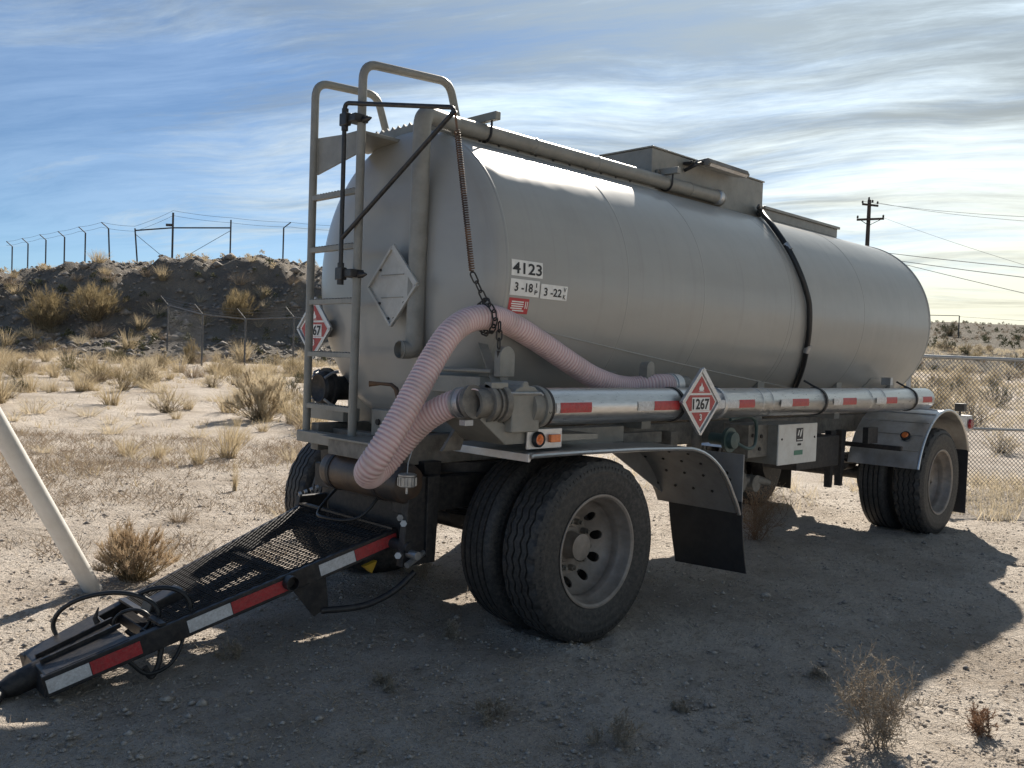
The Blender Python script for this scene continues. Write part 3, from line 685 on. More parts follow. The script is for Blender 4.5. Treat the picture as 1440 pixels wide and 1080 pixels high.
# front cap with flange and cast body
vb = MB().lathe([(-0.425, 0.104), (-0.44, 0.108), (-0.455, 0.104), (-0.455, 0.09), (-0.52, 0.088), (-0.53, 0.05)], (0, -1.12, 1.2527), 'x', 40).build('valve_body', 'tan_paint', trailer)
MB().prism([(-0.665, 1.135), (-0.475, 1.135), (-0.47, 1.315), (-0.51, 1.355), (-0.555, 1.362), (-0.56, 1.382), (-0.595, 1.382), (-0.60, 1.36), (-0.64, 1.345), (-0.668, 1.315)], 'y', -1.185, -1.03).build('casting', 'tan_paint', vb, 40, 0.008)
MB().cyl((-0.44, -1.225, 1.235), (-0.44, -1.21, 1.235), 0.009, 8).build('bolt', 'dark_metal', vb)
MB().tube([(-0.70, -1.19, 1.325), (-0.49, -1.20, 1.325), (-0.475, -1.20, 1.315)], 0.007, 8).build('handle', 'galvanised', vb)
MB().lathe([(-0.68, 0.05), (-0.68, 0.092), (-0.70, 0.095), (-0.715, 0.092), (-0.715, 0.078), (-0.735, 0.078), (-0.735, 0.088), (-0.745, 0.088), (-0.745, 0.078), (-0.765, 0.078), (-0.765, 0.09), (-0.79, 0.09), (-0.79, 0.07), (-0.86, 0.068), (-0.86, 0.05)], (0, -1.12, 1.275), 'x', 40).build('flange', 'grimy_paint', vb, 30)
MB().box(-0.79, -0.68, -1.17, -1.12, 1.345, 1.375).build('flange_lug', 'tan_paint', vb, 40, 0.004)
# tray-like support under the valve
MB().prism([(-0.83, 1.20), (-0.66, 1.075), (0.03, 1.075), (0.03, 1.105), (-0.30, 1.115), (-0.36, 1.15), (-0.62, 1.15), (-0.78, 1.235)], 'y', -1.14, -0.84).build('valve_tray', 'tan_paint', trailer, 40, 0.004)
MB().prism([(-0.80, 1.02), (-0.68, 1.02), (-0.60, 1.20), (-0.66, 1.20)], 'y', -0.84, -0.82).build('gusset', 'grimy_paint', trailer, 40)
MB().tube([(-0.62, -0.55, 1.42), (-0.56, -0.92, 1.42)], 0.012, 10).build('control_rod', 'tan_paint', trailer)
MB().box(-0.60, -0.40, -0.88, -0.42, 1.30, 1.39).build('cradle_beam', 'tan_paint', trailer, 40, 0.004)
MB().beam((-0.42, -0.66, 1.62), (-0.55, -0.95, 1.36), 0.05, 0.012).build('brace', 'tan_paint', trailer, 40)
MB().box(-0.20, 0.52, -0.93, -0.82, 1.02, 1.115).build('outrigger', 'tan_paint', trailer, 40, 0.004)
MB().box(0.52, 0.90, -0.93, -0.87, 1.0, 1.07).build('outrigger', 'grimy_paint', trailer, 40, 0.004)

# --- placard holders with hazard diamonds
def placard(name, c, ax, half, printed, label=None):
    c = np.array(c, float); ax = np.array(ax, float) / np.linalg.norm(ax); up = np.array([0, 0, 1.0]); nrm = np.cross(ax, up)   # ax: viewer's right
    root = empty(name, c, trailer)
    if label: root['label'] = label
    def P(s, t, d): return ax * s + up * t + nrm * d
    def diamond(h, d0, d1, nm, mat, bev=0.0):
        q = [(h, 0), (0, h), (-h, 0), (0, -h)]
        V = [P(s, t, d0) for s, t in q] + [P(s, t, d1) for s, t in q]
        return MB().add(V, [(3, 2, 1, 0), (4, 5, 6, 7)] + [(i, (i + 1) % 4, (i + 1) % 4 + 4, i + 4) for i in range(4)]).build(nm, mat, root, 0, bev)
    diamond(half, -0.012, 0.0, 'backplate', 'plate_grey' if not printed else 'dull_aluminium', 0.002)
    hw = 0.016
    for i in range(4):
        q = [(half, 0), (0, half), (-half, 0), (0, -half)]; a, b = np.array(q[i]), np.array(q[(i + 1) % 4])
        p0 = P(*(a * 0.985), 0.006); p1 = P(*(b * 0.985), 0.006)
        MB().beam(p0, p1, hw if i not in (0,) else hw * 2.0, 0.014, up=nrm).build('frame_bar', 'dull_aluminium' if printed else 'plate_grey', root, 0, 0.002)
    if printed:
        diamond(half * 0.86, 0.0, 0.003, 'white_border', 'decal_white')
        def poly(q, d, nm, mat): MB().add([P(s, t, d) for s, t in q], [tuple(range(len(q)))]).build(nm, mat, root, 0)
        h = half * 0.78
        poly([(h * 0.42, h * 0.58), (0, h), (-h * 0.42, h * 0.58), (-h * 0.62, h * 0.38), (h * 0.62, h * 0.38)][0:3] + [(-h * 0.66, h * 0.34), (h * 0.66, h * 0.34)], 0.0045, 'red_field', 'placard_red')
        poly([(h * 0.74, h * 0.26), (-h * 0.74, h * 0.26), (-h, 0), (-h * 0.74, -h * 0.26 - 0.012), (h * 0.74, -h * 0.26 - 0.012), (h, 0)], 0.0045, 'red_field', 'placard_red')
        poly([(h * 0.60, -h * 0.40), (-h * 0.60, -h * 0.40), (0, -h)], 0.0045, 'red_field', 'placard_red')
        poly([(h * 0.60, h * 0.17), (-h * 0.60, h * 0.17), (-h * 0.60, -h * 0.33), (h * 0.60, -h * 0.33)], 0.006, 'number_panel', 'decal_white')
        fl = [(-0.018, 0), (0.018, 0), (0.026, 0.012), (0.020, 0.028), (0.012, 0.020), (0.010, 0.036), (0.0, 0.052), (-0.004, 0.034), (-0.012, 0.026), (-0.020, 0.030), (-0.025, 0.012)]
        poly([(s * half / 0.2, h * 0.42 + t * half / 0.2) for s, t in fl], 0.0062, 'flame_symbol', 'decal_white')
        poly([(-0.030 * half / 0.2, h * 0.385), (0.030 * half / 0.2, h * 0.385), (0.030 * half / 0.2, h * 0.40), (-0.030 * half / 0.2, h * 0.40)], 0.0062, 'flame_symbol', 'decal_white')
        for s, a, b, c0, c1, mt in (('1267', -h * 0.56, h * 0.56, -h * 0.295, h * 0.135, 'decal_black'), ('3', -h * 0.085, h * 0.085, -h * 0.72, -h * 0.46, 'decal_white')):
            V, F = fit_text(s, a, b, c0, c1, 0.03)
            MB().add([P(q[0], q[1], 0.0078) for q in V], F).build('lettering', mt, root, 0)
    else:
        for t in (0.28, -0.28):
            MB().beam(P(-half * 0.45, half * t, 0.002), P(half * 0.45, half * t, 0.002), 0.004, 0.006, up=nrm).build('fold', 'tan_paint', root, 0)
        for (s, t) in ((0.5, 0.42), (-0.5, 0.42), (0.5, -0.42), (-0.5, -0.42), (-0.12, -0.8), (0.12, -0.8)):
            MB().cyl(P(s * half, t * half, 0.0), P(s * half, t * half, 0.008), 0.008, 8).build('rivet', 'dark_metal', root)
    return root
placard('placard', (0.828, -1.245, 1.272), (1, 0, 0), 0.197, True, 'red flammable liquid diamond on the side tube')
placard('placard_holder', (-0.675, -0.225, 1.862), (0, -1, 0), 0.222, False, 'empty grey placard holder on the front head')
placard('placard', (-0.62, 0.643, 1.63), (0, -1, 0), 0.19, True, 'red flammable liquid diamond behind the ladder')
MB().box(-0.655, -0.53, -0.28, -0.16, 1.80, 1.92).build('placard_mount', 'tan_paint', trailer, 40)
MB().box(-0.605, -0.50, 0.57, 0.69, 1.58, 1.68).build('placard_mount', 'tan_paint', trailer, 40)
MB().box(0.79, 0.87, -1.232, -1.20, 1.22, 1.32).build('placard_mount', 'dull_aluminium', trailer, 40)

# --- front crossbeam, far-side capped outlet, small lever
MB().box(-0.84, -0.76, 0.02, 0.455, 0.955, 1.02).build('front_beam', 'tan_paint', trailer, 40, 0.004)
MB().box(-0.90, -0.74, -0.46, 0.02, 0.925, 1.012).build('front_beam', 'grimy_paint', trailer, 40, 0.004)
MB().box(-0.92, -0.72, -0.48, 0.06, 1.012, 1.024).build('front_shelf', 'tan_paint', trailer, 40, 0.002)
co = MB().lathe([(-0.42, 0.075), (-0.60, 0.075), (-0.60, 0.125), (-0.625, 0.125), (-0.625, 0.105), (-0.66, 0.10), (-0.675, 0.085), (-0.66, 0.07), (-0.64, 0.001)], (0, 0.50, 1.265), 'x', 32).build('capped_outlet', 'dark_metal', trailer, 30)
for k in range(4):
    a = R(45 + 90 * k); MB().tube([(-0.67, 0.50 + 0.09 * math.cos(a), 1.265 + 0.09 * math.sin(a)), (-0.64, 0.50 + 0.135 * math.cos(a), 1.265 + 0.135 * math.sin(a)), (-0.60, 0.50 + 0.15 * math.cos(a), 1.265 + 0.15 * math.sin(a))], 0.009, 6).build('cam_lever', 'galvanised', co)
MB().box(-0.62, -0.50, 0.30, 0.72, 1.07, 1.15).build('outlet_bracket', 'tan_paint', trailer, 40, 0.003)
MB().tube([(-0.775, -0.175, 1.322), (-0.73, -0.22, 1.325), (-0.69, -0.262, 1.322), (-0.67, -0.28, 1.30), (-0.66, -0.29, 1.25)], [0.017, 0.009, 0.011, 0.014, 0.014], 10).build('valve_lever', 'rust', trailer)
MB().box(-0.70, -0.58, -0.32, -0.10, 1.03, 1.18).build('sump_block', 'tan_paint', trailer, 40, 0.006)
for y in (-0.25, -0.17): MB().cyl((-0.712, y, 1.11), (-0.70, y, 1.11), 0.017, 12).build('plug', 'dark_metal', trailer)
# saddles under the tank
for x in (-0.32, 1.15, 2.6, 3.95, 5.1):
    n = 14; poly = [(-0.62, 1.05), (0.62, 1.05)] + [((TR + 0.004) * math.sin(t), TZ - (TR + 0.004) * math.cos(t)) for t in np.linspace(R(48), R(-48), n)]
    MB().prism(poly, 'x', x - 0.05, x + 0.05).build('saddle', 'tan_paint', trailer, 30)
for y in (-0.42, 0.42): MB().box(-0.74, 5.50, y - 0.04, y + 0.04, 0.90, 1.06).build('frame_rail', 'grimy_paint', trailer, 40, 0.006)
for x in (-0.6, 0.6, 1.6, 2.9, 3.6, 4.3, 5.3): MB().box(x - 0.04, x + 0.04, -0.38, 0.38, 0.92, 1.03).build('crossmember', 'grimy_paint', trailer, 40, 0.004)
# --- wheels
def zig_tyre(zig, lug):
    """tyre about the y axis, centred on the origin; outside is -y"""
    n = 144; hw = 0.135
    side = [(0.098, 0.287), (0.112, 0.292), (0.117, 0.300), (0.122, 0.310), (0.1225, 0.318), (0.129, 0.340), (0.1285, 0.346), (0.134, 0.372), (0.135, 0.392), (0.1315, 0.418), (0.133, 0.422), (0.131, 0.430), (0.126, 0.448), (0.121, 0.462), (0.113, 0.476)]
    pr = [(-a, r, 0, 0) for a, r in side]
    pr += [(-0.104, 0.4865, 0, 1)]
    for g in (-0.068, -0.024, 0.024, 0.068):
        pr += [(g - 0.0065, 0.4915, 1, 0), (g - 0.0045, 0.479, 1, 0), (g + 0.0045, 0.479, 1, 0), (g + 0.0065, 0.4915, 1, 0)]
    pr += [(0.104, 0.4865, 0, 1)] + [(a, r, 0, 0) for a, r in side[::-1]]
    t = np.linspace(0, 2 * np.pi, n, endpoint=False); k = np.arange(n)
    tri = np.abs(((k % 4) - 2)) - 1.0
    V = []
    for a, r, zg, lg in pr:
        rr = np.full(n, r)
        if lg: rr = rr - lug * ((k % 6) < 2)
        V.append(np.stack([rr * np.cos(t), np.full(n, a) + (zig * tri if zg else 0), rr * np.sin(t)], 1))
    m = len(pr); F = []
    for i in range(m - 1):
        for j in range(n): F.append((i * n + j, (i + 1) * n + j, (i + 1) * n + (j + 1) % n, i * n + (j + 1) % n))
    mb = MB().add(np.concatenate(V), F)
    for k in range(96):                                        # moulded radial ribs on the sidewall
        a = 2 * np.pi * k / 96; d = np.array([math.cos(a), 0, math.sin(a)]); tn = np.array([-math.sin(a), 0, math.cos(a)])
        for sy in (-1, 1): mb.obox(d * 0.440 + np.array([0, sy * 0.128, 0]), d * 0.011, tn * 0.0028, np.array([0, 0.0022, 0]))
    return mb
TYRE_Z = zig_tyre(0.0070, 0.020); TYRE_R = zig_tyre(0.0, 0.0)
def disc_with_holes():
    prof = [(-0.010, 0.252), (0.012, 0.246), (0.035, 0.228), (0.062, 0.195), (0.085, 0.175), (0.095, 0.162), (0.097, 0.060)]
    back = [(a + 0.011, r - 0.002) for a, r in prof[::-1]]
    d = MB().lathe(prof + back, (0, 0, 0), 'y', 96, closed=True).build('rim_disc', 'wheel_steel', None, 35)
    c = MB()
    for k in range(10):
        a = R(36 * k + 10); c.cyl((0.200 * math.cos(a), -0.02, 0.200 * math.sin(a)), (0.200 * math.cos(a), 0.16, 0.200 * math.sin(a)), 0.027, 20)
    co = c.build('cutter', None, None)
    b = d.modifiers.new('b', 'BOOLEAN'); b.operation = 'DIFFERENCE'; b.object = co; b.solver = 'EXACT'
    bpy.context.view_layer.update()
    me = bpy.data.meshes.new_from_object(d.evaluated_get(bpy.context.evaluated_depsgraph_get()))
    bpy.data.objects.remove(d); bpy.data.objects.remove(co)
    me.set_sharp_from_angle(angle=R(35))
    return me
DISC = disc_with_holes()
def make_wheel(outer):
    """origin at the tyre centre; outside is -y"""
    w = empty('wheel', (0, 0, 0), trailer)
    ty = (TYRE_Z if outer else TYRE_R)
    mb = MB(); mb.v = [v.copy() for v in ty.v]; mb.f = list(ty.f); mb.n = ty.n
    mb.build('tyre', 'rubber', w, 40)
    pr = [(-0.098, 0.286), (-0.112, 0.290), (-0.120, 0.297), (-0.123, 0.303), (-0.126, 0.301), (-0.126, 0.292), (-0.118, 0.282), (-0.106, 0.279), (-0.090, 0.276), (-0.070, 0.270), (-0.055, 0.262), (-0.045, 0.256), (0.03, 0.253), (0.06, 0.266), (0.095, 0.276), (0.12, 0.295)]
    MB().lathe(pr, (0, 0, 0), 'y', 72).build('rim', 'wheel_steel', w, 35)
    if outer:
        o = bpy.data.objects.new('rim_disc', DISC); COL.objects.link(o); o.parent = w
        MB().lathe([(0.096, 0.100), (0.085, 0.096), (0.078, 0.078), (0.030, 0.066), (0.010, 0.064), (0.005, 0.072), (-0.006, 0.072), (-0.010, 0.055), (-0.014, 0.001)], (0, 0, 0), 'y', 36).build('hub', 'wheel_steel', w, 35)
        for k in range(10):
            a = R(36 * k + 28); p = (0.132 * math.cos(a), 0, 0.132 * math.sin(a))
            MB().cyl((p[0], 0.098, p[2]), (p[0], 0.060, p[2]), 0.0175, 6).cyl((p[0], 0.062, p[2]), (p[0], 0.042, p[2]), 0.011, 8).build('lug_nut', 'grimy_paint', w, 30)
    return w
def copy_tree(o, parent):
    c = o.copy(); COL.objects.link(c); c.parent = parent
    for ch in [k for k in bpy.data.objects if k.parent == o]: copy_tree(ch, c)
    return c
RX = 4.8976
wo, wi = make_wheel(True), make_wheel(False)
first = True
for (x, rot) in ((0.0, 0), (RX, 0.35)):
    for s in (1, -1):
        for src, yy in ((wo, -1.075), (wi, -0.755)):
            o = src if first else copy_tree(src, trailer)
            o.location = (x, yy * s, 0.486); o.rotation_euler = (0, rot + (0.3 if src is wi else 0), 0 if s > 0 else math.pi)
        first = False
# axles, brakes, springs
for x in (0.0, RX):
    ax = MB().cyl((x, -0.93, 0.486), (x, 0.93, 0.486), 0.063, 20).build('axle', 'dark_metal', trailer)
    for s in (-1, 1):
        MB().cyl((x, s * 0.50, 0.486), (x, s * 0.64, 0.486), 0.205, 32).build('brake_drum', 'dark_metal', trailer)
        for k in range(5):
            L = 0.55 - 0.09 * k
            MB().tube(spline([(x - L, s * 0.46, 0.66 - 0.0 * k), (x, s * 0.46, 0.575 + 0.014 * k), (x + L, s * 0.46, 0.66)], 5), 0.0, 4) if False else None
            t = np.linspace(-1, 1, 11)
            V = []; F = []
            for q in t:
                zc = 0.575 + 0.013 * k + 0.075 * q * q * (L / 0.55) ** 2
                for (dy, dz) in ((-0.038, 0), (0.038, 0), (0.038, 0.011), (-0.038, 0.011)): V.append((x + q * L, s * 0.46 + dy, zc + dz))
            for i in range(10):
                for j in range(4): F.append((4 * i + j, 4 * i + (j + 1) % 4, 4 * i + 4 + (j + 1) % 4, 4 * i + 4 + j))
            F += [(3, 2, 1, 0), (40, 41, 42, 43)]
            MB().add(V, F).build('spring_leaf', 'dark_metal', trailer, 30)
        for dx in (-0.58, 0.58): MB().prism([(x + dx - 0.06, 0.92), (x + dx + 0.06, 0.92), (x + dx + 0.035, 0.60), (x + dx - 0.035, 0.60)], 'y', s * 0.46 - 0.05, s * 0.46 + 0.05).build('spring_hanger', 'dark_metal', trailer, 40, 0.004)
        MB().cyl((x - 0.26, s * 0.36, 0.60), (x - 0.08, s * 0.36, 0.60), 0.085, 20).build('brake_chamber', 'dark_metal', trailer, 30)
# front bogie frame and turntable
for y in (-0.50, 0.50): MB().box(-0.80 if y < 0 else -0.50, 0.78, y - 0.05, y + 0.05, 0.66, 0.84).build('bogie_rail', 'dark_metal', trailer, 40, 0.006)
for x in (-0.66, 0.66): MB().box(x - 0.05, x + 0.05, -0.45, 0.45, 0.68, 0.82).build('bogie_crossmember', 'dark_metal', trailer, 40, 0.006)
MB().lathe([(0.842, 0.50), (0.842, 0.58), (0.897, 0.58), (0.897, 0.50)], (0, 0, 0), 'z', 48, closed=True).build('turntable', 'dark_metal', trailer, 30)
MB().prism([(-0.84, 0.40), (-0.62, 0.40), (-0.60, 0.86), (-0.80, 0.86)], 'y', -0.60, -0.55).build('drawbar_hinge', 'dark_metal', trailer, 40, 0.006)
MB().prism([(-0.84, 0.42), (-0.62, 0.42), (-0.60, 0.62), (-0.80, 0.62)], 'y', 0.46, 0.50).build('drawbar_hinge', 'dark_metal', trailer, 40, 0.006)
MB().box(-0.70, -0.66, -0.62, 0.30, 0.44, 0.86).build('front_panel', 'dark_metal', trailer, 40, 0.004)
MB().cyl((-0.80, -0.62, 0.50), (-0.80, 0.51, 0.50), 0.032, 16).build('hinge_pin', 'dark_metal', trailer)
MB().cyl((-0.80, -0.68, 0.47), (-0.80, -0.56, 0.47), 0.022, 12).build('grease_plug', 'galvanised', trailer)
air = MB().lathe([(-0.62, 0.001), (-0.615, 0.05), (-0.59, 0.095), (-0.56, 0.105), (0.08, 0.105), (0.11, 0.095), (0.135, 0.05), (0.14, 0.001)], (-0.80, 0, 0.825), 'y', 40).build('air_tank', 'air_tank_paint', trailer, 40)
for y in (-0.40, 0.02): MB().lathe([(y - 0.015, 0.105), (y - 0.015, 0.109), (y + 0.015, 0.109), (y + 0.015, 0.105)], (-0.80, 0, 0.825), 'y', 40).build('strap', 'dark_metal', air, 30)
# hanging coupling cap on its wire
cap = MB().lathe([(0.0, 0.001), (0.0, 0.036), (0.004, 0.042), (0.05, 0.042), (0.055, 0.046), (0.062, 0.046), (0.066, 0.038), (0.066, 0.001)], (-0.905, -0.705, 0.835), 'z', 24).build('dust_cap', 'galvanised', trailer, 30)
for k in range(12):
    a = R(30 * k); MB().box(-0.905 + 0.043 * math.cos(a) - 0.004, -0.905 + 0.043 * math.cos(a) + 0.004, -0.705 + 0.043 * math.sin(a) - 0.004, -0.705 + 0.043 * math.sin(a) + 0.004, 0.842, 0.882).build('grip_ridge', 'galvanised', cap, 0)
MB().tube([(-0.905, -0.705, 0.90), (-0.89, -0.69, 0.95), (-0.87, -0.70, 1.03)], 0.0025, 6).tube([(-0.905, -0.705, 0.835), (-0.905, -0.705, 0.80)], 0.006, 6).build('wire', 'galvanised', cap)

# --- fenders
def sheet(line, th, y0, y1, name, mat, parent, smooth=30):
    P = np.array(line, float); T = np.gradient(P, axis=0); T /= np.linalg.norm(T, axis=1)[:, None]; Nn = np.stack([T[:, 1], -T[:, 0]], 1)
    Q = P + Nn * th
    V = []; F = []; n = len(P)
    for y in (y0, y1):
        V += [(p[0], y, p[1]) for p in P] + [(p[0], y, p[1]) for p in Q]
    for i in range(n - 1):
        F += [(i, i + 1, 2 * n + i + 1, 2 * n + i), (n + i, 3 * n + i, 3 * n + i + 1, n + i + 1), (i, n + i, n + i + 1, i + 1), (2 * n + i, 2 * n + i + 1, 3 * n + i + 1, 3 * n + i)]
    F += [(0, 2 * n, 3 * n, n), (n - 1, 2 * n - 1, 4 * n - 1, 3 * n - 1)]
    return MB().add(V, F).build(name, mat, parent, smooth)
curve = [(-0.575, 1.000), (-0.57, 1.030), (-0.56, 1.035), (-0.2, 1.034), (0.3, 1.026), (0.70, 1.010)] + [(0.70 + 0.66 * math.sin(a), 0.35 + 0.66 * math.cos(a)) for a in np.linspace(0.12, 1.02, 10)] + [(1.315, 0.625), (1.352, 0.56)]
for s, lab in ((1, 1), (-1, 0)):
    y0, y1 = (-1.225, -0.600) if s > 0 else (0.600, 1.225)
    cv = curve if s > 0 else [(-0.12, 1.02)] + [q for q in curve if q[0] > -0.05]
    fd = sheet(cv, 0.005, y0, y1, 'front_fender', 'dull_aluminium', trailer)
    lipline = [(a, b) for a, b in cv[1:]]
    V = np.array(lipline); T = np.gradient(V, axis=0); T /= np.linalg.norm(T, axis=1)[:, None]
    yl = -1.227 if s > 0 else 1.227
    MB().tube([(a, yl, b - 0.010) for a, b in lipline], 0.013, 8).build('rolled_lip', 'aluminium', fd)
    if s > 0: MB().box(-0.585, -0.572, y0, y1, 0.995, 1.035).build('front_lip', 'dull_aluminium', fd, 30, 0.002)
    ya, yb = (-1.235, -0.68) if s > 0 else (0.68, 1.235)
    fl = empty('mud_flap', (1.37, s * -0.92, 0.6), trailer)
    def w(*a): return np.array(a) - np.array(fl.location)
    brk = MB().box(*(np.array([1.362, 1.372]) - 1.37), *(np.array([ya, yb]) + s * 0.92), 0.62 - 0.6, 0.93 - 0.6).build('bracket', 'fender_side', fl, 30, 0.002)
    V = []; F = []; n = 12
    for i in range(n + 1):
        t = i / n
        for yy in (ya + 0.01 * s * t, yb):
            V.append(w(1.355 + 0.03 * t ** 2 + 0.008 * math.sin(3 * t + yy * 3), yy - 0.05 * s * t, 0.63 - 0.455 * t - 0.025 * t * (yy - ya) / (yb - ya)))
    for i in range(n): F.append((2 * i, 2 * i + 1, 2 * i + 3, 2 * i + 2))
    m = len(V); V2 = [p + np.array([0.009, 0, 0]) for p in V]; F2 = [tuple(k + m for k in f[::-1]) for f in F]
    edge = [(2 * i, 2 * i + 2, 2 * i + 2 + m, 2 * i + m) for i in range(n)] + [(2 * i + 1, 2 * i + 1 + m, 2 * i + 3 + m, 2 * i + 3) for i in range(n)] + [(0, m, m + 1, 1), (2 * n, 2 * n + 1, m + 2 * n + 1, m + 2 * n)]
    MB().add(V + V2, F + F2 + edge).build('rubber_flap', 'mud_flap_rubber', fl, 30)
    if s > 0:
        for k in range(5):
            for z, off in ((0.665, 0), (0.76, 0.03), (0.80, 0.05)):
                y = -1.17 + 0.12 * k + off
                if y < -0.65: MB().cyl(w(1.354, y, z), w(1.363, y, z), 0.012, 8).build('bolt', 'dark_metal', fl)
    lc = np.array([q for q in cv if q[0] > 0.60]); T = np.gradient(lc, axis=0); T /= np.linalg.norm(T, axis=1)[:, None]; Nn = np.stack([T[:, 1], -T[:, 0]], 1)
    sheet((lc + Nn * 0.008).tolist(), 0.003, y0 + 0.02, y1, 'dark_underside', 'fender_side', trailer)  # sheet added under the fender to make its underside darker
    for i in (4, 6, 8, 10):
        for y in np.linspace(y0 + 0.12, y1 - 0.08, 4):
            if i >= len(lc): continue
            p = lc[i] + Nn[i] * 0.010; q = lc[i] + Nn[i] * 0.018; MB().cyl((p[0], y + 0.02 * (i % 3), p[1]), (q[0], y + 0.02 * (i % 3), q[1]), 0.009, 8).build('bolt', 'dark_metal', trailer)
# inner side web of the front fender (grey gusset above the flap)
MB().prism([(0.62, 0.99), (1.30, 0.62), (1.325, 0.66), (1.18, 0.86), (0.95, 0.985), (0.80, 1.0)], 'y', -0.66, -0.65).build('fender_web', 'fender_side', trailer, 30)
# marker light on a plate above the fender
lp = MB().box(-0.535, -0.285, -1.165, -1.155, 1.048, 1.146).build('marker_light_plate', 'dull_aluminium', trailer, 30, 0.002)
MB().lathe([(0, 0.001), (-0.012, 0.012), (-0.014, 0.026), (-0.010, 0.028)], (-0.465, -1.170, 1.096), 'y', 24).build('lens', 'amber_lens', lp, 60)
MB().lathe([(-0.018, 0.027), (-0.022, 0.033), (-0.014, 0.039), (0.01, 0.040)], (-0.465, -1.168, 1.096), 'y', 28).build('bezel', 'cable_rubber', lp, 60)
MB().box(-0.385, -0.312, -1.185, -1.164, 1.078, 1.118).build('side_lens', 'amber_lens', lp, 30, 0.004)
# rear fenders: quarter-round with creases
def rear_line(r): return [(RX + r * math.cos(a), 0.486 + r * math.sin(a)) for a in np.linspace(R(166), R(24), 26)]
for s in (1, -1):
    y0, y1 = (-1.225, -0.60) if s > 0 else (0.60, 1.225)
    rf = sheet(rear_line(0.665), 0.005, y0, y1, 'rear_fender', 'dull_aluminium', trailer)
    MB().tube([(a, -1.227 * s, b) for a, b in rear_line(0.662)], 0.013, 8).build('rolled_lip', 'aluminium', rf)
    for a in (152, 138, 124, 110, 96, 80, 64, 48):
        c = (RX + 0.667 * math.cos(R(a)), 0.486 + 0.667 * math.sin(R(a)))
        MB().tube([(c[0], y0 + 0.02, c[1]), (c[0], y1, c[1])], 0.006, 6).build('crease', 'dull_aluminium', rf)
    if s > 0:
        bar = MB().box(4.14, 4.185, -1.12, -0.55, 0.80, 0.84).build('fender_arm', 'dark_metal', rf, 30, 0.004)
        a = R(140); c = np.array([RX + 0.672 * math.cos(a), -1.06, 0.486 + 0.672 * math.sin(a)]); d = np.array([math.cos(a), 0, math.sin(a)])
        ml = MB().cyl(c, c + d * 0.018, 0.042, 24).build('marker_light', 'cable_rubber', rf, 30)
        MB().cyl(c + d * 0.017, c + d * 0.026, 0.030, 24, 0.024).build('marker_lens', 'amber_lens', rf, 30)
    MB().box(5.50, 5.512, y0, y1, 0.14, 0.80).build('rear_mud_flap', 'mud_flap_rubber', trailer, 30)
# rear bumper with lamps
bp = MB().box(5.50, 5.66, -1.20, 1.20, 0.93, 1.085).build('rear_bumper', 'dull_aluminium', trailer, 30, 0.006)
MB().cyl((5.58, -1.202, 1.005), (5.58, -1.225, 1.005), 0.05, 20, 0.044).build('side_lamp', 'red_lens', bp)
lam = MB().box(5.50, 5.58, -1.17, -1.08, 1.12, 1.20).build('work_light', 'black_paint', trailer, 30, 0.008)
MB().cyl((5.54, -1.12, 1.08), (5.54, -1.12, 1.125), 0.012, 10).build('stalk', 'black_paint', lam)
MB().box(5.42, 5.50, -0.9, 0.9, 0.95, 1.05).build('bumper_arm', 'grimy_paint', trailer, 30)
# --- control cabinet on the near side
cab = MB().box(2.22, 2.80, -0.995, -0.70, 0.785, 1.072).build('control_cabinet', 'tan_paint', trailer, 30, 0.005)
MB().box(2.215, 2.805, -1.008, -0.996, 0.780, 1.077).build('cabinet_door', 'cabinet_white', cab, 30, 0.004)
em = MB().box(2.475, 2.575, -1.011, -1.0085, 0.945, 1.045).build('emblem_plate', 'decal_black', cab, 0)
MB().prism([(2.485, 0.955), (2.565, 0.955), (2.565, 0.962), (2.485, 0.962)], 'y', -1.0125, -1.0112).prism([(2.490, 0.99), (2.505, 0.99), (2.520, 1.03), (2.505, 1.03)], 'y', -1.0125, -1.0112).prism([(2.525, 0.98), (2.540, 0.98), (2.560, 1.035), (2.548, 1.035), (2.53, 1.01)], 'y', -1.0125, -1.0112).build('emblem', 'decal_white', cab, 0)
MB().box(2.50, 2.55, -1.0115, -1.0085, 0.915, 0.93).build('latch', 'dark_metal', cab, 0)
MB().box(2.45, 2.58, -1.0108, -1.0085, 0.845, 0.88).build('green_label', 'green_decal', cab, 0)
for x in (2.26, 2.76): MB().cyl((x, -1.014, 0.97), (x, -1.008, 0.97), 0.008, 8).build('screw', 'dark_metal', cab)
MB().box(1.95, 2.22, -0.92, -0.72, 0.84, 1.075).build('side_box', 'grimy_paint', trailer, 30, 0.005)
for x, z in ((2.0, 1.0), (2.12, 0.99), (2.1, 0.9)): MB().cyl((x, -0.93, z), (x, -0.92, z), 0.014, 8).build('bolt', 'dark_metal', trailer)
rv = MB().lathe([(-0.80, 0.04), (-0.93, 0.04), (-0.93, 0.085), (-0.955, 0.085), (-0.955, 0.06), (-0.99, 0.055), (-0.995, 0.001)], (1.66, 0, 0.985), 'y', 28).build('hose_reel_valve', 'green_hose', trailer, 30)
MB().tube(spline([(1.66, -0.97, 0.985), (1.78, -1.0, 0.93), (1.92, -0.98, 0.93), (2.0, -0.95, 1.0), (2.02, -0.93, 1.10), (1.9, -0.93, 1.14), (1.7, -0.92, 1.12)], 8), 0.012, 8).build('ground_cable', 'green_hose', rv)
ov = MB().lathe([(-0.30, 0.055), (-0.62, 0.055), (-0.62, 0.10), (-0.65, 0.10), (-0.65, 0.07), (-0.76, 0.07), (-0.76, 0.115), (-0.79, 0.115), (-0.79, 0.085), (-0.86, 0.08), (-0.87, 0.001)], (1.98, 0, 0.66), 'y', 32).build('outlet_valve', 'grimy_paint', trailer, 30)
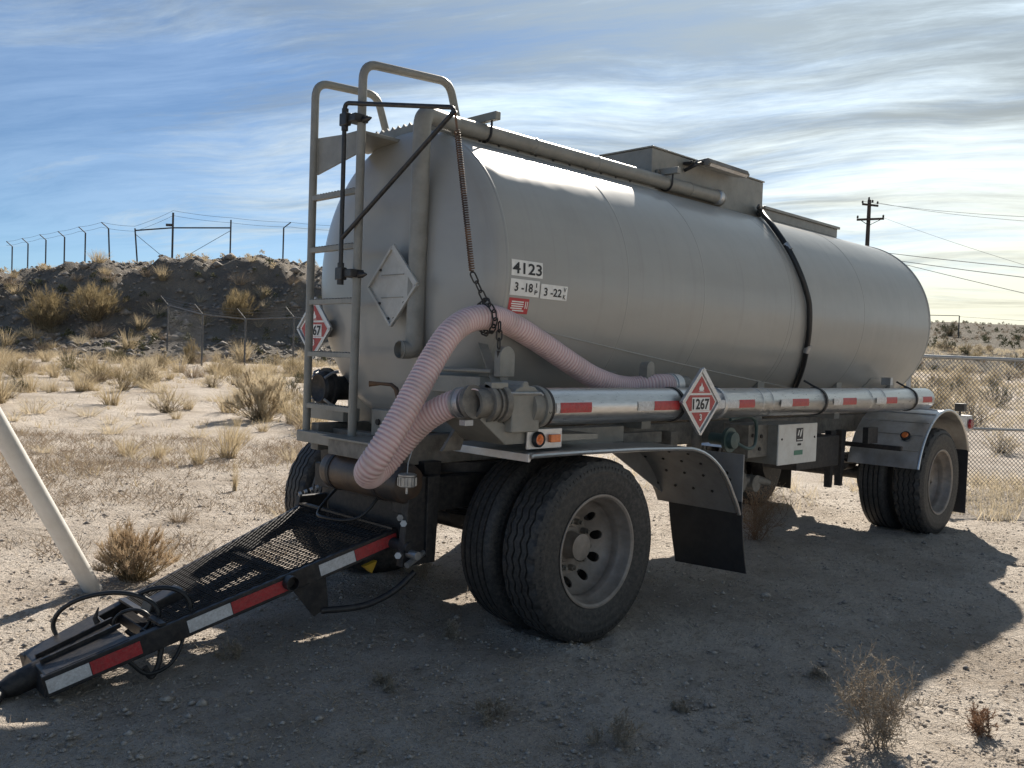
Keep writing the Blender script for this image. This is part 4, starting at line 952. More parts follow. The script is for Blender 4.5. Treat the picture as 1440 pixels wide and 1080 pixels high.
MB().cyl((1.98, -0.45, 0.66), (1.98, -0.45, 1.10), 0.055, 24).build('outlet_pipe', 'grimy_paint', ov)
MB().tube([(2.02, -0.80, 0.66), (2.22, -0.86, 0.66), (2.36, -0.86, 0.63)], [0.03, 0.035, 0.025], 10).build('valve_handle', 'grimy_paint', ov)
MB().cyl((2.16, -0.88, 0.64), (2.16, -0.78, 0.64), 0.06, 20).build('coupling', 'grimy_paint', ov)
MB().box(1.44, 1.52, -0.62, -0.52, 0.55, 1.02).build('landing_bracket', 'grimy_paint', trailer, 30, 0.004)
MB().box(3.00, 3.75, -0.75, -0.45, 0.66, 0.92).build('tool_box', 'dark_metal', trailer, 30, 0.008)
for x in (3.78, 3.98): MB().prism([(x, 0.95), (x + 0.10, 0.95), (x + 0.06, 0.45), (x + 0.02, 0.45)], 'y', -0.66, -0.60).build('hanger_bracket', 'dark_metal', trailer, 30, 0.004)
MB().box(3.86, 4.06, -0.95, -0.90, 0.86, 1.0).build('bracket_plate', 'dark_metal', trailer, 30, 0.004)

# --- drawbar with mesh deck
db = empty('drawbar', (-1.6, -0.1, 0.3), trailer)
NA, NB = np.array([-0.76, -0.45, 0.53]), np.array([-2.425, -0.285, 0.075])
FA, FB = np.array([-0.76, 0.45, 0.53]), np.array([-2.41, 0.035, 0.075])
lbuild(MB().beam(NA, NB, 0.045, 0.095), 'beam', 'black_paint', db, 40, 0.005)
lbuild(MB().beam(FA, FB, 0.045, 0.095), 'beam', 'black_paint', db, 40, 0.005)
def dpt(s, t, dz=0.0):
    """s 0..1 from hinge to nose, t 0..1 from near beam to far beam"""
    a = NA + (NB - NA) * s; b = FA + (FB - FA) * s; p = a + (b - a) * t; return p + np.array([0, 0, dz])
for s, wd in ((0.06, 0.05), (0.33, 0.05), (0.52, 0.05), (0.72, 0.06)):
    lbuild(MB().beam(dpt(s, 0.02, -0.02), dpt(s, 0.98, -0.02), wd, 0.05), 'crossbar', 'black_paint', db, 40, 0.004)
for t in (0.36, 0.66): lbuild(MB().beam(dpt(0.30, t, -0.03), dpt(0.72, 0.5 + (t - 0.5) * 0.7, -0.03), 0.05, 0.035), 'brace', 'black_paint', db, 40, 0.004)
nose = MB()
q = [dpt(0.80, -0.02, 0.052), dpt(0.80, 1.02, 0.052), dpt(1.0, 1.05, 0.052), dpt(1.0, -0.05, 0.052)]
nose.add([*q, *[p - np.array([0, 0, 0.10]) for p in q]], [(0, 1, 2, 3), (7, 6, 5, 4), (0, 4, 5, 1), (1, 5, 6, 2), (2, 6, 7, 3), (3, 7, 4, 0)])
lbuild(nose, 'nose_box', 'black_paint', db, 40, 0.006)
for t in (0.38, 0.62): lbuild(MB().beam(dpt(0.79, t, 0.06), dpt(0.99, t, 0.06), 0.012, 0.02), 'rib', 'black_paint', db, 40)
tp = dpt(1.0, 0.5, 0.0); dd = dpt(1.0, 0.5) - dpt(0.9, 0.5); dd /= np.linalg.norm(dd)
lbuild(MB().tube([tp - dd * 0.05, tp + dd * 0.08, tp + dd * 0.13], [0.055, 0.05, 0.035], 16), 'eye_shank', 'dark_metal', db)
th = np.linspace(0, 2 * np.pi, 28, endpoint=False); ec = tp + dd * 0.20; sd = np.cross(dd, (0, 0, 1)); sd /= np.linalg.norm(sd)
lbuild(MB().tube([ec + 0.062 * (math.cos(a) * dd + math.sin(a) * sd) for a in th], 0.024, 12, closed=True), 'tow_eye', 'dark_metal', db)
# hazard tape on the near beam: plates on its outer face
nd = (NB - NA) / np.linalg.norm(NB - NA); nout = np.cross(nd, (0, 0, 1)); nout = nout if nout[1] < 0 else -nout; nout /= np.linalg.norm(nout); nup = np.cross(nout, nd); nup = nup if nup[2] > 0 else -nup
def tape_seg(s0, s1, mat):
    a = NA + (NB - NA) * s0 + nout * 0.0245; b = NA + (NB - NA) * s1 + nout * 0.0245
    lbuild(MB().obox((a + b) / 2, (b - a) / 2, nup * 0.029, nout * 0.0012), 'reflective_tape', mat, db, 0)
tape_seg(0.010, 0.155, 'tape_red'); tape_seg(0.157, 0.272, 'tape_white')
tape_seg(0.375, 0.535, 'tape_red'); tape_seg(0.537, 0.655, 'tape_white')
tape_seg(0.775, 0.895, 'tape_red'); tape_seg(0.897, 0.995, 'tape_white')
# expanded-metal deck: interlaced zigzag strands
P0 = []; P1 = []
NS, NT = 36, 26
for i in range(NS):
    s0, s1 = 0.02 + 0.70 * i / NS, 0.02 + 0.70 * (i + 1) / NS
    for k in range(NT):
        ta, tb = (k / NT, (k + 0.5) / NT) if i % 2 == 0 else ((k + 0.5) / NT, k / NT)
        P0.append(dpt(s0, ta, 0.052)); P1.append(dpt(s1, tb, 0.052))
        ta, tb = ((k + 1) / NT, (k + 0.5) / NT) if i % 2 == 0 else ((k + 0.5) / NT, (k + 1) / NT)
        P0.append(dpt(s0, ta, 0.052)); P1.append(dpt(s1, tb, 0.052))
V, F = segs(P0, P1, 0.0026, 4)
o = tri_mesh('deck_mesh', V - np.array(db.location), F, 'dark_metal', db); o['kind'] = 'stuff'
lbuild(MB().beam(dpt(0.02, -0.02, 0.055), dpt(0.02, 1.02, 0.055), 0.03, 0.012), 'deck_edge', 'black_paint', db)
lbuild(MB().beam(dpt(0.72, -0.02, 0.055), dpt(0.72, 1.02, 0.055), 0.03, 0.012), 'deck_edge', 'black_paint', db)
# step pipe stub and kick bar on the near side
st = dpt(0.37, 0.0, 0.0)
lbuild(MB().lathe([(-0.0, 0.036), (-0.055, 0.036), (-0.055, 0.030), (-0.02, 0.030)], st + np.array([0, -0.01, 0.01]), 'y', 20), 'pipe_stub', 'black_paint', db, 30)
lbuild(MB().prism([(st[0] + 0.02, 0.33), (st[0] + 0.20, 0.37), (st[0] + 0.22, 0.22), (st[0] + 0.14, 0.18)], 'y', st[1] - 0.035, st[1] - 0.02), 'step_plate', 'black_paint', db, 30)
lbuild(MB().tube(spline([(st[0] + 0.18, st[1] - 0.03, 0.20), (-1.0, -0.50, 0.21), (-0.85, -0.55, 0.27), (-0.74, -0.58, 0.36)], 6), 0.017, 10), 'step_bar', 'black_paint', db)
# deck clutter: jack handle, glad hands, cables
lbuild(MB().prism([(-1.95, 0.24), (-1.78, 0.30), (-1.78, 0.35), (-1.93, 0.30)], 'y', -0.15, -0.05), 'glad_hand_block', 'black_paint', db, 30, 0.006)
lbuild(MB().tube([(-2.10, -0.02, 0.17), (-2.13, -0.01, 0.24), (-2.12, -0.02, 0.29)], [0.02, 0.012, 0.003], 8), 'hook', 'dark_metal', db)
def loop(c, rx, rz, ax, n=40, a0=0, a1=360, r=0.0105, name='air_line', extra=(), mat='cable_rubber'):
    ax = np.array(ax, float); ax /= np.linalg.norm(ax)
    pts = [np.array(c) + ax * rx * math.cos(R(a)) + np.array([0, 0, 1]) * rz * math.sin(R(a)) for a in np.linspace(a0, a1, n)]
    pts = list(extra) + pts
    lbuild(MB().tube(spline(pts, 3), r, 10), name, mat, db)
loop((-2.10, -0.06, 0.235), 0.24, 0.125, (0.72, -0.69, 0.12), 40, 300, -20, extra=())
loop((-1.93, -0.20, 0.27), 0.155, 0.115, (0.74, -0.62, 0.16), 36, -150, 120)
loop((-2.02, -0.15, 0.235), 0.08, 0.055, (0.7, -0.6, 0.1), 26, 200, -60, r=0.008)
lbuild(MB().tube(spline([(-2.19, 0.02, 0.16), (-2.10, -0.08, 0.14), (-2.02, -0.15, 0.16), (-1.98, -0.20, 0.19)], 6), 0.0105, 10), 'air_line', 'cable_rubber', db)
lbuild(MB().tube(spline([(-1.88, -0.29, 0.27), (-1.86, -0.33, 0.18), (-1.92, -0.35, 0.08), (-2.02, -0.34, 0.05), (-2.10, -0.33, 0.12)], 6), 0.009, 10), 'air_line', 'cable_rubber', db)
lbuild(MB().tube(spline([(-1.95, -0.32, 0.17), (-1.97, -0.33, 0.08), (-2.00, -0.33, 0.03), (-2.03, -0.33, 0.08)], 6), 0.013, 8), 'safety_chain', 'dark_metal', db)
lbuild(MB().tube(spline([(-0.74, -0.34, 0.80), (-0.90, -0.30, 0.62), (-1.0, -0.10, 0.60), (-0.92, 0.05, 0.62), (-0.74, 0.10, 0.75)], 6), 0.008, 8), 'air_line', 'cable_rubber', db)
for k in range(4): lbuild(MB().cyl((-0.80 - 0.03 * k, 0.26 + 0.012 * k, 0.70 - 0.012 * k), (-0.815 - 0.03 * k, 0.266 + 0.012 * k, 0.694 - 0.012 * k), 0.014, 8), 'fitting', 'galvanised', db)
for p, mt in (((-0.80, -0.56, 0.62), 'galvanised'), ((-0.80, -0.53, 0.645), 'steel'), ((-0.86, -0.60, 0.47), 'galvanised')):
    lbuild(MB().cyl(p, (p[0] - 0.03, p[1] - 0.03, p[2] + 0.005), 0.018, 6), 'fitting', mt, db)
lbuild(MB().cyl((-0.70, -0.60, 0.46), (-0.84, -0.64, 0.42), 0.016, 8), 'fitting', 'galvanised', db)
lbuild(MB().prism([(-0.98, 0.40), (-0.90, 0.42), (-0.93, 0.36)], 'y', -0.47, -0.44), 'grease_tag', 'yellow_paint', db)
# ================================================================== hose and its hanging chain (separate things)
hose = empty('suction_hose', (-0.45, -0.7, 0.8))
tag(hose, 'ribbed pink suction hose looped from the hanging chain to the side couplings', 'hose')
def campt(px, py, d): return CAM + d * (CF + CR * (px - 720) / 1233.93 - CU * (py - 540) / 1233.93)
hp = [(0.97, -0.95, 1.360), (0.80, -0.96, 1.362), campt(880, 544, 5.26), campt(838, 532, 5.07), campt(800, 509, 4.92), campt(765, 485, 4.80), campt(732, 464, 4.66), campt(705, 450, 4.56), campt(681, 446, 4.44),
      campt(655, 452, 4.35), campt(632, 470, 4.26), campt(610, 503, 4.18), campt(588, 543, 4.10), campt(566, 583, 4.03), campt(543, 622, 3.98), campt(525, 650, 3.98), campt(517, 664, 4.04), campt(522, 668, 4.14),
      campt(540, 653, 4.22), campt(562, 627, 4.24), campt(588, 598, 4.21), campt(615, 578, 4.17), campt(640, 567, 4.13), campt(660, 563.5, 4.085), (-0.87, -1.12, 1.282)]
def hose_mesh(points, Rr):
    P = spline(points, 60); s = np.concatenate([[0], np.cumsum(np.linalg.norm(np.diff(P, axis=0), axis=1))])
    L = s[-1]; ns = int(L / 0.0036); q = np.linspace(0, L, ns); P = np.stack([np.interp(q, s, P[:, i]) for i in range(3)], 1)
    T = np.gradient(P, axis=0); T /= np.linalg.norm(T, axis=1)[:, None]
    n = 26; t = np.linspace(0, 2 * np.pi, n, endpoint=False); A = np.cross(T[0], (0, 0, 1)); A /= np.linalg.norm(A); V = np.zeros((ns, n, 3)); rib = np.zeros((ns, n))
    for i in range(ns):
        A = A - T[i] * (A @ T[i]); A /= np.linalg.norm(A); B = np.cross(T[i], A)
        ph = 2 * np.pi * q[i] / 0.0205 + t
        w = np.cos(ph) * 0.5 + 0.5; rib[i] = w
        rr = Rr - 0.0035 + 0.0055 * w ** 0.7
        V[i] = P[i] + rr[:, None] * (np.cos(t)[:, None] * A + np.sin(t)[:, None] * B)
    idx = np.arange(ns * n).reshape(ns, n); nx = np.roll(idx, -1, 1)
    F = np.stack([idx[:-1], nx[:-1], nx[1:], idx[1:]], -1).reshape(-1, 4)
    return V.reshape(-1, 3), F, rib.ravel()
def hose_material():
    m = bpy.data.materials.new('pink_hose'); m.use_nodes = True; nt = m.node_tree; N = nt.nodes; L = nt.links; b = N['Principled BSDF']
    at = N.new('ShaderNodeAttribute'); at.attribute_name = 'rib'
    rp = N.new('ShaderNodeValToRGB'); rp.color_ramp.elements[0].position = 0.10; rp.color_ramp.elements[1].position = 0.62
    rp.color_ramp.elements[0].color = (0.58, 0.36, 0.36, 1); rp.color_ramp.elements[1].color = (0.72, 0.56, 0.55, 1)
    L.new(at.outputs['Fac'], rp.inputs[0])
    tc = N.new('ShaderNodeTexCoord'); nz = N.new('ShaderNodeTexNoise'); nz.inputs['Scale'].default_value = 9; nz.inputs['Detail'].default_value = 6; L.new(tc.outputs['Object'], nz.inputs['Vector'])
    mr = N.new('ShaderNodeMapRange'); mr.inputs['From Min'].default_value = 0.48; mr.inputs['From Max'].default_value = 0.72; mr.inputs['To Max'].default_value = 0.6; L.new(nz.outputs['Fac'], mr.inputs['Value'])
    mx = N.new('ShaderNodeMixRGB'); L.new(mr.outputs['Result'], mx.inputs[0]); L.new(rp.outputs[0], mx.inputs[1]); mx.inputs[2].default_value = (0.42, 0.33, 0.30, 1)
    L.new(mx.outputs[0], b.inputs['Base Color']); b.inputs['Roughness'].default_value = 0.5
    b.inputs['Subsurface Weight'].default_value = 0.0
    MAT['pink_hose'] = m
hose_material()
V, F, rib = hose_mesh(hp, 0.0625)
o = tri_mesh('hose_body', V - np.array(hose.location), F, 'pink_hose', hose, smooth=180)
at = o.data.attributes.new('rib', 'FLOAT', 'POINT'); at.data.foreach_set('value', rib.astype(np.float32))
lbuild(MB().tube([(0.90, -0.955, 1.361), (1.00, -0.95, 1.36)], 0.068, 28).tube([(0.92, -0.955, 1.361), (0.93, -0.954, 1.361)], 0.073, 28), 'end_coupling', 'dull_aluminium', hose, 30)
lbuild(MB().cyl((1.00, -0.95, 1.36), (1.10, -0.945, 1.36), 0.056, 24), 'end_plug', 'grimy_paint', hose, 30)
hd = np.array(hp[-1]) - np.array(hp[-3]); hd /= np.linalg.norm(hd); e0 = np.array(hp[-1])
lbuild(MB().tube([e0 - hd * 0.085, e0 - hd * 0.03], 0.0705, 28), 'end_coupling', 'dull_aluminium', hose, 30)
lbuild(MB().tube([e0 - hd * 0.072, e0 - hd * 0.062], 0.075, 28), 'hose_band', 'galvanised', hose, 30)
lbuild(MB().tube([e0 - hd * 0.005, e0 + hd * 0.02], 0.079, 28), 'end_ring', 'grimy_paint', hose, 30)
lbuild(MB().box(-0.93, -0.88, -1.15, -1.11, 1.175, 1.20), 'band_bolt', 'galvanised', hose, 30)

chain = empty('spring_chain', (-0.68, -0.712, 2.73))
tag(chain, 'rusty coil spring and chain hanging from the black bar and holding the pink hose', 'chain')
C0 = np.array([-0.68, -0.712, 2.73]); C1 = campt(664, 384, 4.40); C2 = campt(681, 446, 4.44)
lbuild(MB().tube([C0, C0 + (C1 - C0) * 0.12], 0.006, 8), 'top_hook', 'rust', chain)
sa, sb = C0 + (C1 - C0) * 0.12, C0 + (C1 - C0) * 0.985
d = (sb - sa); Ls = np.linalg.norm(d); d /= Ls; a_ = np.cross(d, (0, 1, 0)); a_ /= np.linalg.norm(a_); b_ = np.cross(d, a_)
nt_ = 58; t = np.linspace(0, nt_ * 2 * np.pi, nt_ * 9)
lbuild(MB().tube([sa + d * Ls * q / t[-1] + 0.0125 * (math.cos(q) * a_ + math.sin(q) * b_) for q in t], 0.0040, 5), 'coil_spring', 'rust', chain)
def link(c, dr, side, ln=0.045, wd=0.015, r=0.0042):
    c = np.array(c); dr = np.array(dr) / np.linalg.norm(dr); side = np.array(side, float); side -= dr * (side @ dr); side /= np.linalg.norm(side); pts = []
    for a in np.linspace(0, 2 * np.pi, 18, endpoint=False):
        x, y = math.cos(a), math.sin(a); pts.append(c + dr * (x * wd + np.sign(x) * (ln / 2 - wd)) + side * y * wd)
    lbuild(MB().tube(pts, r, 7, closed=True), 'link', 'dark_metal', chain)
lk = C2 + np.array([0, 0, 0.085]); seg = lk - C1; nl = max(2, int(np.linalg.norm(seg) / 0.042))
for k in range(nl): link(C1 + seg * (k + 0.5) / nl, seg, (1, 0.3, 0) if k % 2 else (0.3, -1, 0), 0.062)
hdir = campt(705, 450, 4.56) - campt(655, 452, 4.40); hdir /= np.linalg.norm(hdir); hs = np.cross(hdir, (0, 0, 1)); hs /= np.linalg.norm(hs); hu = np.cross(hs, hdir)
for k in range(13):                                     # the loop of chain round the hose
    a = R(90 + 360 / 13 * k); c = C2 + hdir * (0.02 * math.sin(a * 0.5)) + 0.080 * (math.cos(a) * hs + math.sin(a) * hu)
    link(c, -math.sin(a) * hs + math.cos(a) * hu, hdir if k % 2 else (math.cos(a) * hs + math.sin(a) * hu), 0.054)
nearside = hs if hs[1] < 0 else -hs
for k in range(3): link(C2 + nearside * 0.085 + hdir * 0.03 - np.array([0, 0, 0.05 + 0.042 * k]), (0, 0, 1), (1, -0.3, 0) if k % 2 else (0.4, 1, 0), 0.054)
lbuild(MB().tube([C2 + nearside * 0.085 + hdir * 0.03 - np.array([0, 0, z]) for z in (0.17, 0.22)], [0.010, 0.004], 8), 'hook', 'dark_metal', chain)

# ================================================================== leaning white post
pb, pt = np.array([-1.661, 1.375, -0.12]), np.array([-2.297, 0.9035, 1.034])
pd = (pt - np.array([-1.661, 1.375, 0])) ; pd /= np.linalg.norm(pd)
post = MB().tube([np.array([-1.661, 1.375, 0]) - pd * 0.15, np.array([-1.661, 1.375, 0]) + pd * 2.6], 0.050, 28).build('leaning_post', 'white_paint', None, 40)
tag(post, 'white round pipe leaning out of the ground beside the drawbar', 'post')

# ================================================================== fences
def chainlink(p0, p1, z0f, h, pitch, r, parent, mat='galvanised', name='mesh'):
    """diamond wire mesh between two plan points, foot height function z0f(t)"""
    p0 = np.array(p0, float); p1 = np.array(p1, float); L = np.linalg.norm(p1 - p0); d = (p1 - p0) / L
    nw = int(L / pitch); nv = int(h / (pitch / 2))
    i, j = np.meshgrid(np.arange(nw), np.arange(nv), indexing='ij'); i = i.ravel(); j = j.ravel()
    def P(a, b):
        s = a * pitch; xy = p0[None] + d[None] * s[:, None]; z = np.interp(s, np.linspace(0, L, 30), [z0f(q) for q in np.linspace(0, 1, 30)]) + b * pitch / 2
        return np.concatenate([xy, z[:, None]], 1)
    even = (j % 2 == 0)
    A0 = P(i + np.where(even, 0.0, 0.5), j); A1 = P(i + np.where(even, 0.5, 0.0), j + 1.0)
    B0 = P(i + np.where(even, 1.0, 0.5), j); B1 = P(i + np.where(even, 0.5, 1.0), j + 1.0)
    V, F = segs(np.concatenate([A0, B0]), np.concatenate([A1, B1]), r, 3)
    o = tri_mesh(name, V - np.array(parent.location), F, mat, parent); o['kind'] = 'stuff'; return o
make_mat('backlit_steel', (0.16, 0.165, 0.17), (0.10, 0.10, 0.105), 0.6, 0.5, 10)  # fence steel with its backlit shade put into the base colour
# right-hand fence, about 11.5 m away
fr = empty('chain_link_fence', (*from_uv(8.0, 11.55), 0))
tag(fr, 'galvanised chain link fence with two rails behind the right rear of the trailer', 'fence')
ra, rb = from_uv(5.15, 11.4), from_uv(17.0, 12.2)
def zr(t): return gh(ra[0] + (rb[0] - ra[0]) * t, ra[1] + (rb[1] - ra[1]) * t)
chainlink(ra, rb, lambda t: 0.0, 1.70, 0.056, 0.0044, fr, 'backlit_steel')
for z, r in ((1.695, 0.024), (0.775, 0.017)):
    lbuild(MB().tube([(*ra, z), (*rb, z - 0.012)], r, 12), 'rail', 'galvanised', fr)
for t in (0.0, 0.33, 0.66, 1.0):
    x, y = ra[0] + (rb[0] - ra[0]) * t, ra[1] + (rb[1] - ra[1]) * t
    lbuild(MB().cyl((x, y, -0.2), (x, y, 1.74), 0.03, 14), 'post', 'galvanised', fr)
    lbuild(MB().lathe([(0, 0.034), (0.03, 0.03), (0.045, 0.001)], (x, y, 1.74), 'z', 12), 'post_cap', 'galvanised', fr)
for t in (0.12, 0.18, 0.24, 0.45, 0.55, 0.8):
    x, y = ra[0] + (rb[0] - ra[0]) * t, ra[1] + (rb[1] - ra[1]) * t
    lbuild(MB().tube([(x, y, 1.70), (x, y, 1.60)], 0.006, 6), 'tie', 'galvanised', fr)
# left middle fence with barbed-wire arms
fl_ = empty('barbed_fence', (*from_uv(-10.5, 32.5), 0.8))
tag(fl_, 'grey chain link fence with barbed wire arms at the foot of the earth mound', 'fence')
def pix_ground(px, v): return (px - 720) / 1233.93 * v
lp_ = [(234, 37.0), (283, 33.0), (343, 33.0), (411, 32.5), (480, 32.0), (545, 31.5)]
fp = []
for k, (px, v) in enumerate(lp_):
    x, y = from_uv(pix_ground(px, v), v); z = float(surf_h(np.array([x]), np.array([y]))[0]); fp.append((x, y, z))
    lbuild(MB().cyl((x, y, z - 0.2), (x, y, z + 1.95), 0.035, 10), 'post', 'backlit_steel', fl_)
    ax_, ay_ = from_uv(pix_ground(px, v) - 0.32, v); lbuild(MB().cyl((x, y, z + 1.93), (ax_, ay_, z + 2.3), 0.02, 8), 'arm', 'backlit_steel', fl_)
for a, b in zip(fp[:-1], fp[1:]):
    lbuild(MB().tube([(a[0], a[1], a[2] + 1.92), (b[0], b[1], b[2] + 1.92)], 0.026, 8), 'rail', 'backlit_steel', fl_)
    chainlink(a[:2], b[:2], lambda t, a=a, b=b: a[2] + (b[2] - a[2]) * t, 1.85, 0.14, 0.0018, fl_, 'backlit_steel')
    for k in range(3):
        f_ = 0.3 + 0.33 * k; du = -0.32 * f_
        p0 = np.array([a[0] + HR[0] * du, a[1] + HR[1] * du, a[2] + 1.93 + 0.37 * f_]); p1 = np.array([b[0] + HR[0] * du, b[1] + HR[1] * du, b[2] + 1.93 + 0.37 * f_])
        lbuild(MB().tube([p0, (p0 + p1) / 2 - np.array([0, 0, 0.03]), p1], 0.006, 4), 'barbed_wire', 'steel', fl_)
# hilltop fence
ft = empty('hilltop_fence', (*from_uv(-20, 48), 5.5))
tag(ft, 'row of dark fence posts with bent tops and wires along the mound crest', 'fence')
make_mat('post_steel', (0.085, 0.085, 0.09), (0.05, 0.05, 0.055), 0.6, 0.3, 10)
hpix = [(14, 380, 347, 62), (36, 383, 343, 60), (61, 378, 338, 58), (87, 374, 334, 55), (116, 372, 328, 53), (152, 370, 322, 51), (192, 367, 322, 50), (238, 363, 300, 50), (319, 364, 310, 50), (393, 368, 321, 52), (470, 372, 326, 54)]
tops = []; feet = []
lean = {5: -0.16, 6: -0.28}
for k, (px, yb_, yt, v) in enumerate(hpix):
    u = pix_ground(px, v); x, y = from_uv(u, v); z = float(mound_h(np.array([x]), np.array([y]))[0])
    T_ = campt(px, yt, v / (CF[:2] @ HF) * 1.0 if False else v); zt_ = T_[2]
    dx = lean.get(k, 0.0)
    a = np.array([x, y, z - 0.6]); b = np.array([x + HR[0] * dx, y + HR[1] * dx, zt_])
    lbuild(MB().cyl(a, b, 0.06 if k in (7,) else 0.045, 8), 'post', 'post_steel', ft)
    if k not in (6, 7, 8):
        s = -1 if k < 9 else 1
        tip = b + np.array([HR[0] * s * 0.42, HR[1] * s * 0.42, 0.34]); lbuild(MB().cyl(b, tip, 0.032, 6), 'arm', 'post_steel', ft)
    else: tip = b + np.array([0, 0, 0.12])
    tops.append(tip); feet.append((a, b))
def wire(p0, p1, r, sag, nm, mat, par):
    p0 = np.array(p0); p1 = np.array(p1); t = np.linspace(0, 1, 9)
    lbuild(MB().tube([p0 + (p1 - p0) * q - np.array([0, 0, sag * 4 * q * (1 - q)]) for q in t], r, 4), nm, mat, par)
for k in range(len(tops) - 1):
    for dz in (0.0, -0.28): wire(tops[k] + np.array([0, 0, dz]), tops[k + 1] + np.array([0, 0, dz]), 0.008, 0.05, 'wire', 'post_steel', ft)
m7, m6, m8 = feet[7], feet[6], feet[8]
wire(m6[1] - np.array([0, 0, 0.12]), m7[1] - np.array([0, 0, 0.85]), 0.04, 0, 'brace_rail', 'post_steel', ft)
wire(m7[1] - np.array([0, 0, 0.85]), m8[1] - np.array([0, 0, 0.45]), 0.04, 0, 'brace_rail', 'post_steel', ft)
wire(m6[1] - np.array([0, 0, 0.3]), m7[0] + np.array([0, 0, 0.8]), 0.014, 0, 'brace_wire', 'post_steel', ft)
wire(m8[1] - np.array([0, 0, 0.6]), m7[0] + np.array([0, 0, 0.8]), 0.014, 0, 'brace_wire', 'post_steel', ft)
bx = m7[1] - np.array([0, 0, 0.7]) - np.array([HR[0], HR[1], 0]) * 0.22
lbuild(MB().obox(bx, np.array([HR[0], HR[1], 0]) * 0.16, np.array([HF[0], HF[1], 0]) * 0.06, (0, 0, 0.07)), 'sign_plate', 'post_steel', ft)

# ================================================================== utility pole and lines
PV = 70.0
up_t = campt(1222, 281, PV); ux, uy = up_t[0], up_t[1]; uz = gh(ux, uy)
upole = empty('utility_pole', (ux, uy, uz)); tag(upole, 'dark wooden utility pole with two crossarms behind the tank', 'utility pole')
lbuild(MB().tube([(ux, uy, uz - 1), (ux + 0.1, uy, up_t[2])], [0.22, 0.14], 12), 'pole', 'wood', upole)
for (pa, pb_, th_) in (((1205, 309), (1243, 307.5), 0.13), ((1212.5, 287), (1235, 289.5), 0.12)):
    lbuild(MB().beam(campt(*pa, PV - 0.25), campt(*pb_, PV - 0.25), 0.10, th_ * 1.3), 'crossarm', 'wood', upole)
for (px, py) in ((1206, 305), (1213, 284), (1222, 279), (1227, 283), (1234, 285), (1242, 304)):
    c = campt(px, py + 2, PV - 0.25); lbuild(MB().lathe([(0, 0.05), (0.06, 0.09), (0.10, 0.06), (0.16, 0.085), (0.22, 0.04), (0.24, 0.001)], c, 'z', 10), 'insulator', 'dark_metal', upole)
for sgn, px in ((-1, 1208), (1, 1240)): lbuild(MB().cyl(campt(px, 308, PV - 0.2), campt(1221.5, 317, PV - 0.2), 0.03, 6), 'arm_brace', 'dark_metal', upole)
def line_thing(pa, va, pb_, vb, r, sag, label):
    p0 = campt(*pa, va); p1 = campt(*pb_, vb); o = empty('power_line', p0)
    t = np.linspace(0, 1, 21); lbuild(MB().tube([p0 + (p1 - p0) * q - np.array([0, 0, sag * 4 * q * (1 - q)]) for q in t], r, 5), 'wire', 'cable_rubber', o)
    tag(o, label, 'power line', 'overhead lines'); return o
line_thing((1213, 283), PV, (1560, 309), 42, 0.012, 0.25, 'topmost faint overhead wire from the utility pole to the right edge')
line_thing((1234, 285), PV, (1560, 318), 42, 0.012, 0.25, 'second faint overhead wire from the top crossarm of the utility pole')
line_thing((1242, 306), PV, (1560, 408), 42, 0.010, 0.15, 'steep faint overhead wire from the lower crossarm of the utility pole')
line_thing((1120, 337), 80, (1560, 387), 36, 0.020, 0.2, 'upper of the three dark overhead wires right of the tank')
line_thing((1120, 342), 80, (1560, 404), 36, 0.020, 0.2, 'middle of the three dark overhead wires right of the tank')
line_thing((1150, 340), 80, (1560, 440), 36, 0.018, 0.1, 'lowest dark overhead wire sloping down right of the tank')
# distant fence corner on the right ridge
x, y = from_uv(pix_ground(1344, 95), 95); z = float(surf_h(np.array([x]), np.array([y]))[0])
rc = empty('ridge_fence_corner', (x, y, z)); tag(rc, 'thin distant fence corner post with a rail on the right ridge', 'fence')
tz = campt(1344, 444, 95)
lbuild(MB().cyl((x, y, z - 0.5), (x, y, max(z + 1.2, tz[2])), 0.06, 8), 'post', 'post_steel', rc)
x2, y2 = from_uv(pix_ground(1285, 96), 96); lbuild(MB().cyl((x, y, max(z + 1.2, tz[2])), (x2, y2, campt(1285, 442, 95)[2]), 0.04, 6), 'rail', 'post_steel', rc)
lbuild(MB().cyl((x2, y2, gh(x2, y2) - 0.5), (x2, y2, campt(1285, 440, 95)[2]), 0.05, 6), 'post', 'post_steel', rc)
x3, y3 = from_uv(pix_ground(1500, 92), 92); lbuild(MB().cyl((x, y, max(z + 1.2, tz[2]) - 0.1), (x3, y3, campt(1500, 455, 92)[2]), 0.012, 4), 'wire', 'post_steel', rc)
# ================================================================== vegetation
def rnd(a, b, n=None): return rng.uniform(a, b, n)
def tuft_arr(n, h, spread, w=0.004, droop=0.5):
    a = rnd(0, 2 * np.pi, n); r0 = np.sqrt(rnd(0, 1, n)) * spread * 0.25
    base = np.stack([r0 * np.cos(a), r0 * np.sin(a), np.full(n, -0.01)], 1)
    a2 = a + rng.normal(0, 0.5, n); out = spread * rnd(0.15, 1.0, n); hh = h * rnd(0.45, 1.0, n) * (1 - 0.3 * (out / spread) ** 2)
    tip = base + np.stack([out * np.cos(a2), out * np.sin(a2), hh], 1)
    bend = np.stack([-0.18 * out * np.cos(a2), -0.18 * out * np.sin(a2), droop * 0.25 * hh], 1)
    return blades(base, tip, bend, w * rnd(0.7, 1.4, n), 3)
def proto(name, V, F, mat): 
    me_o = tri_mesh(name, V, F, mat); me = me_o.data; bpy.data.objects.remove(me_o); return me
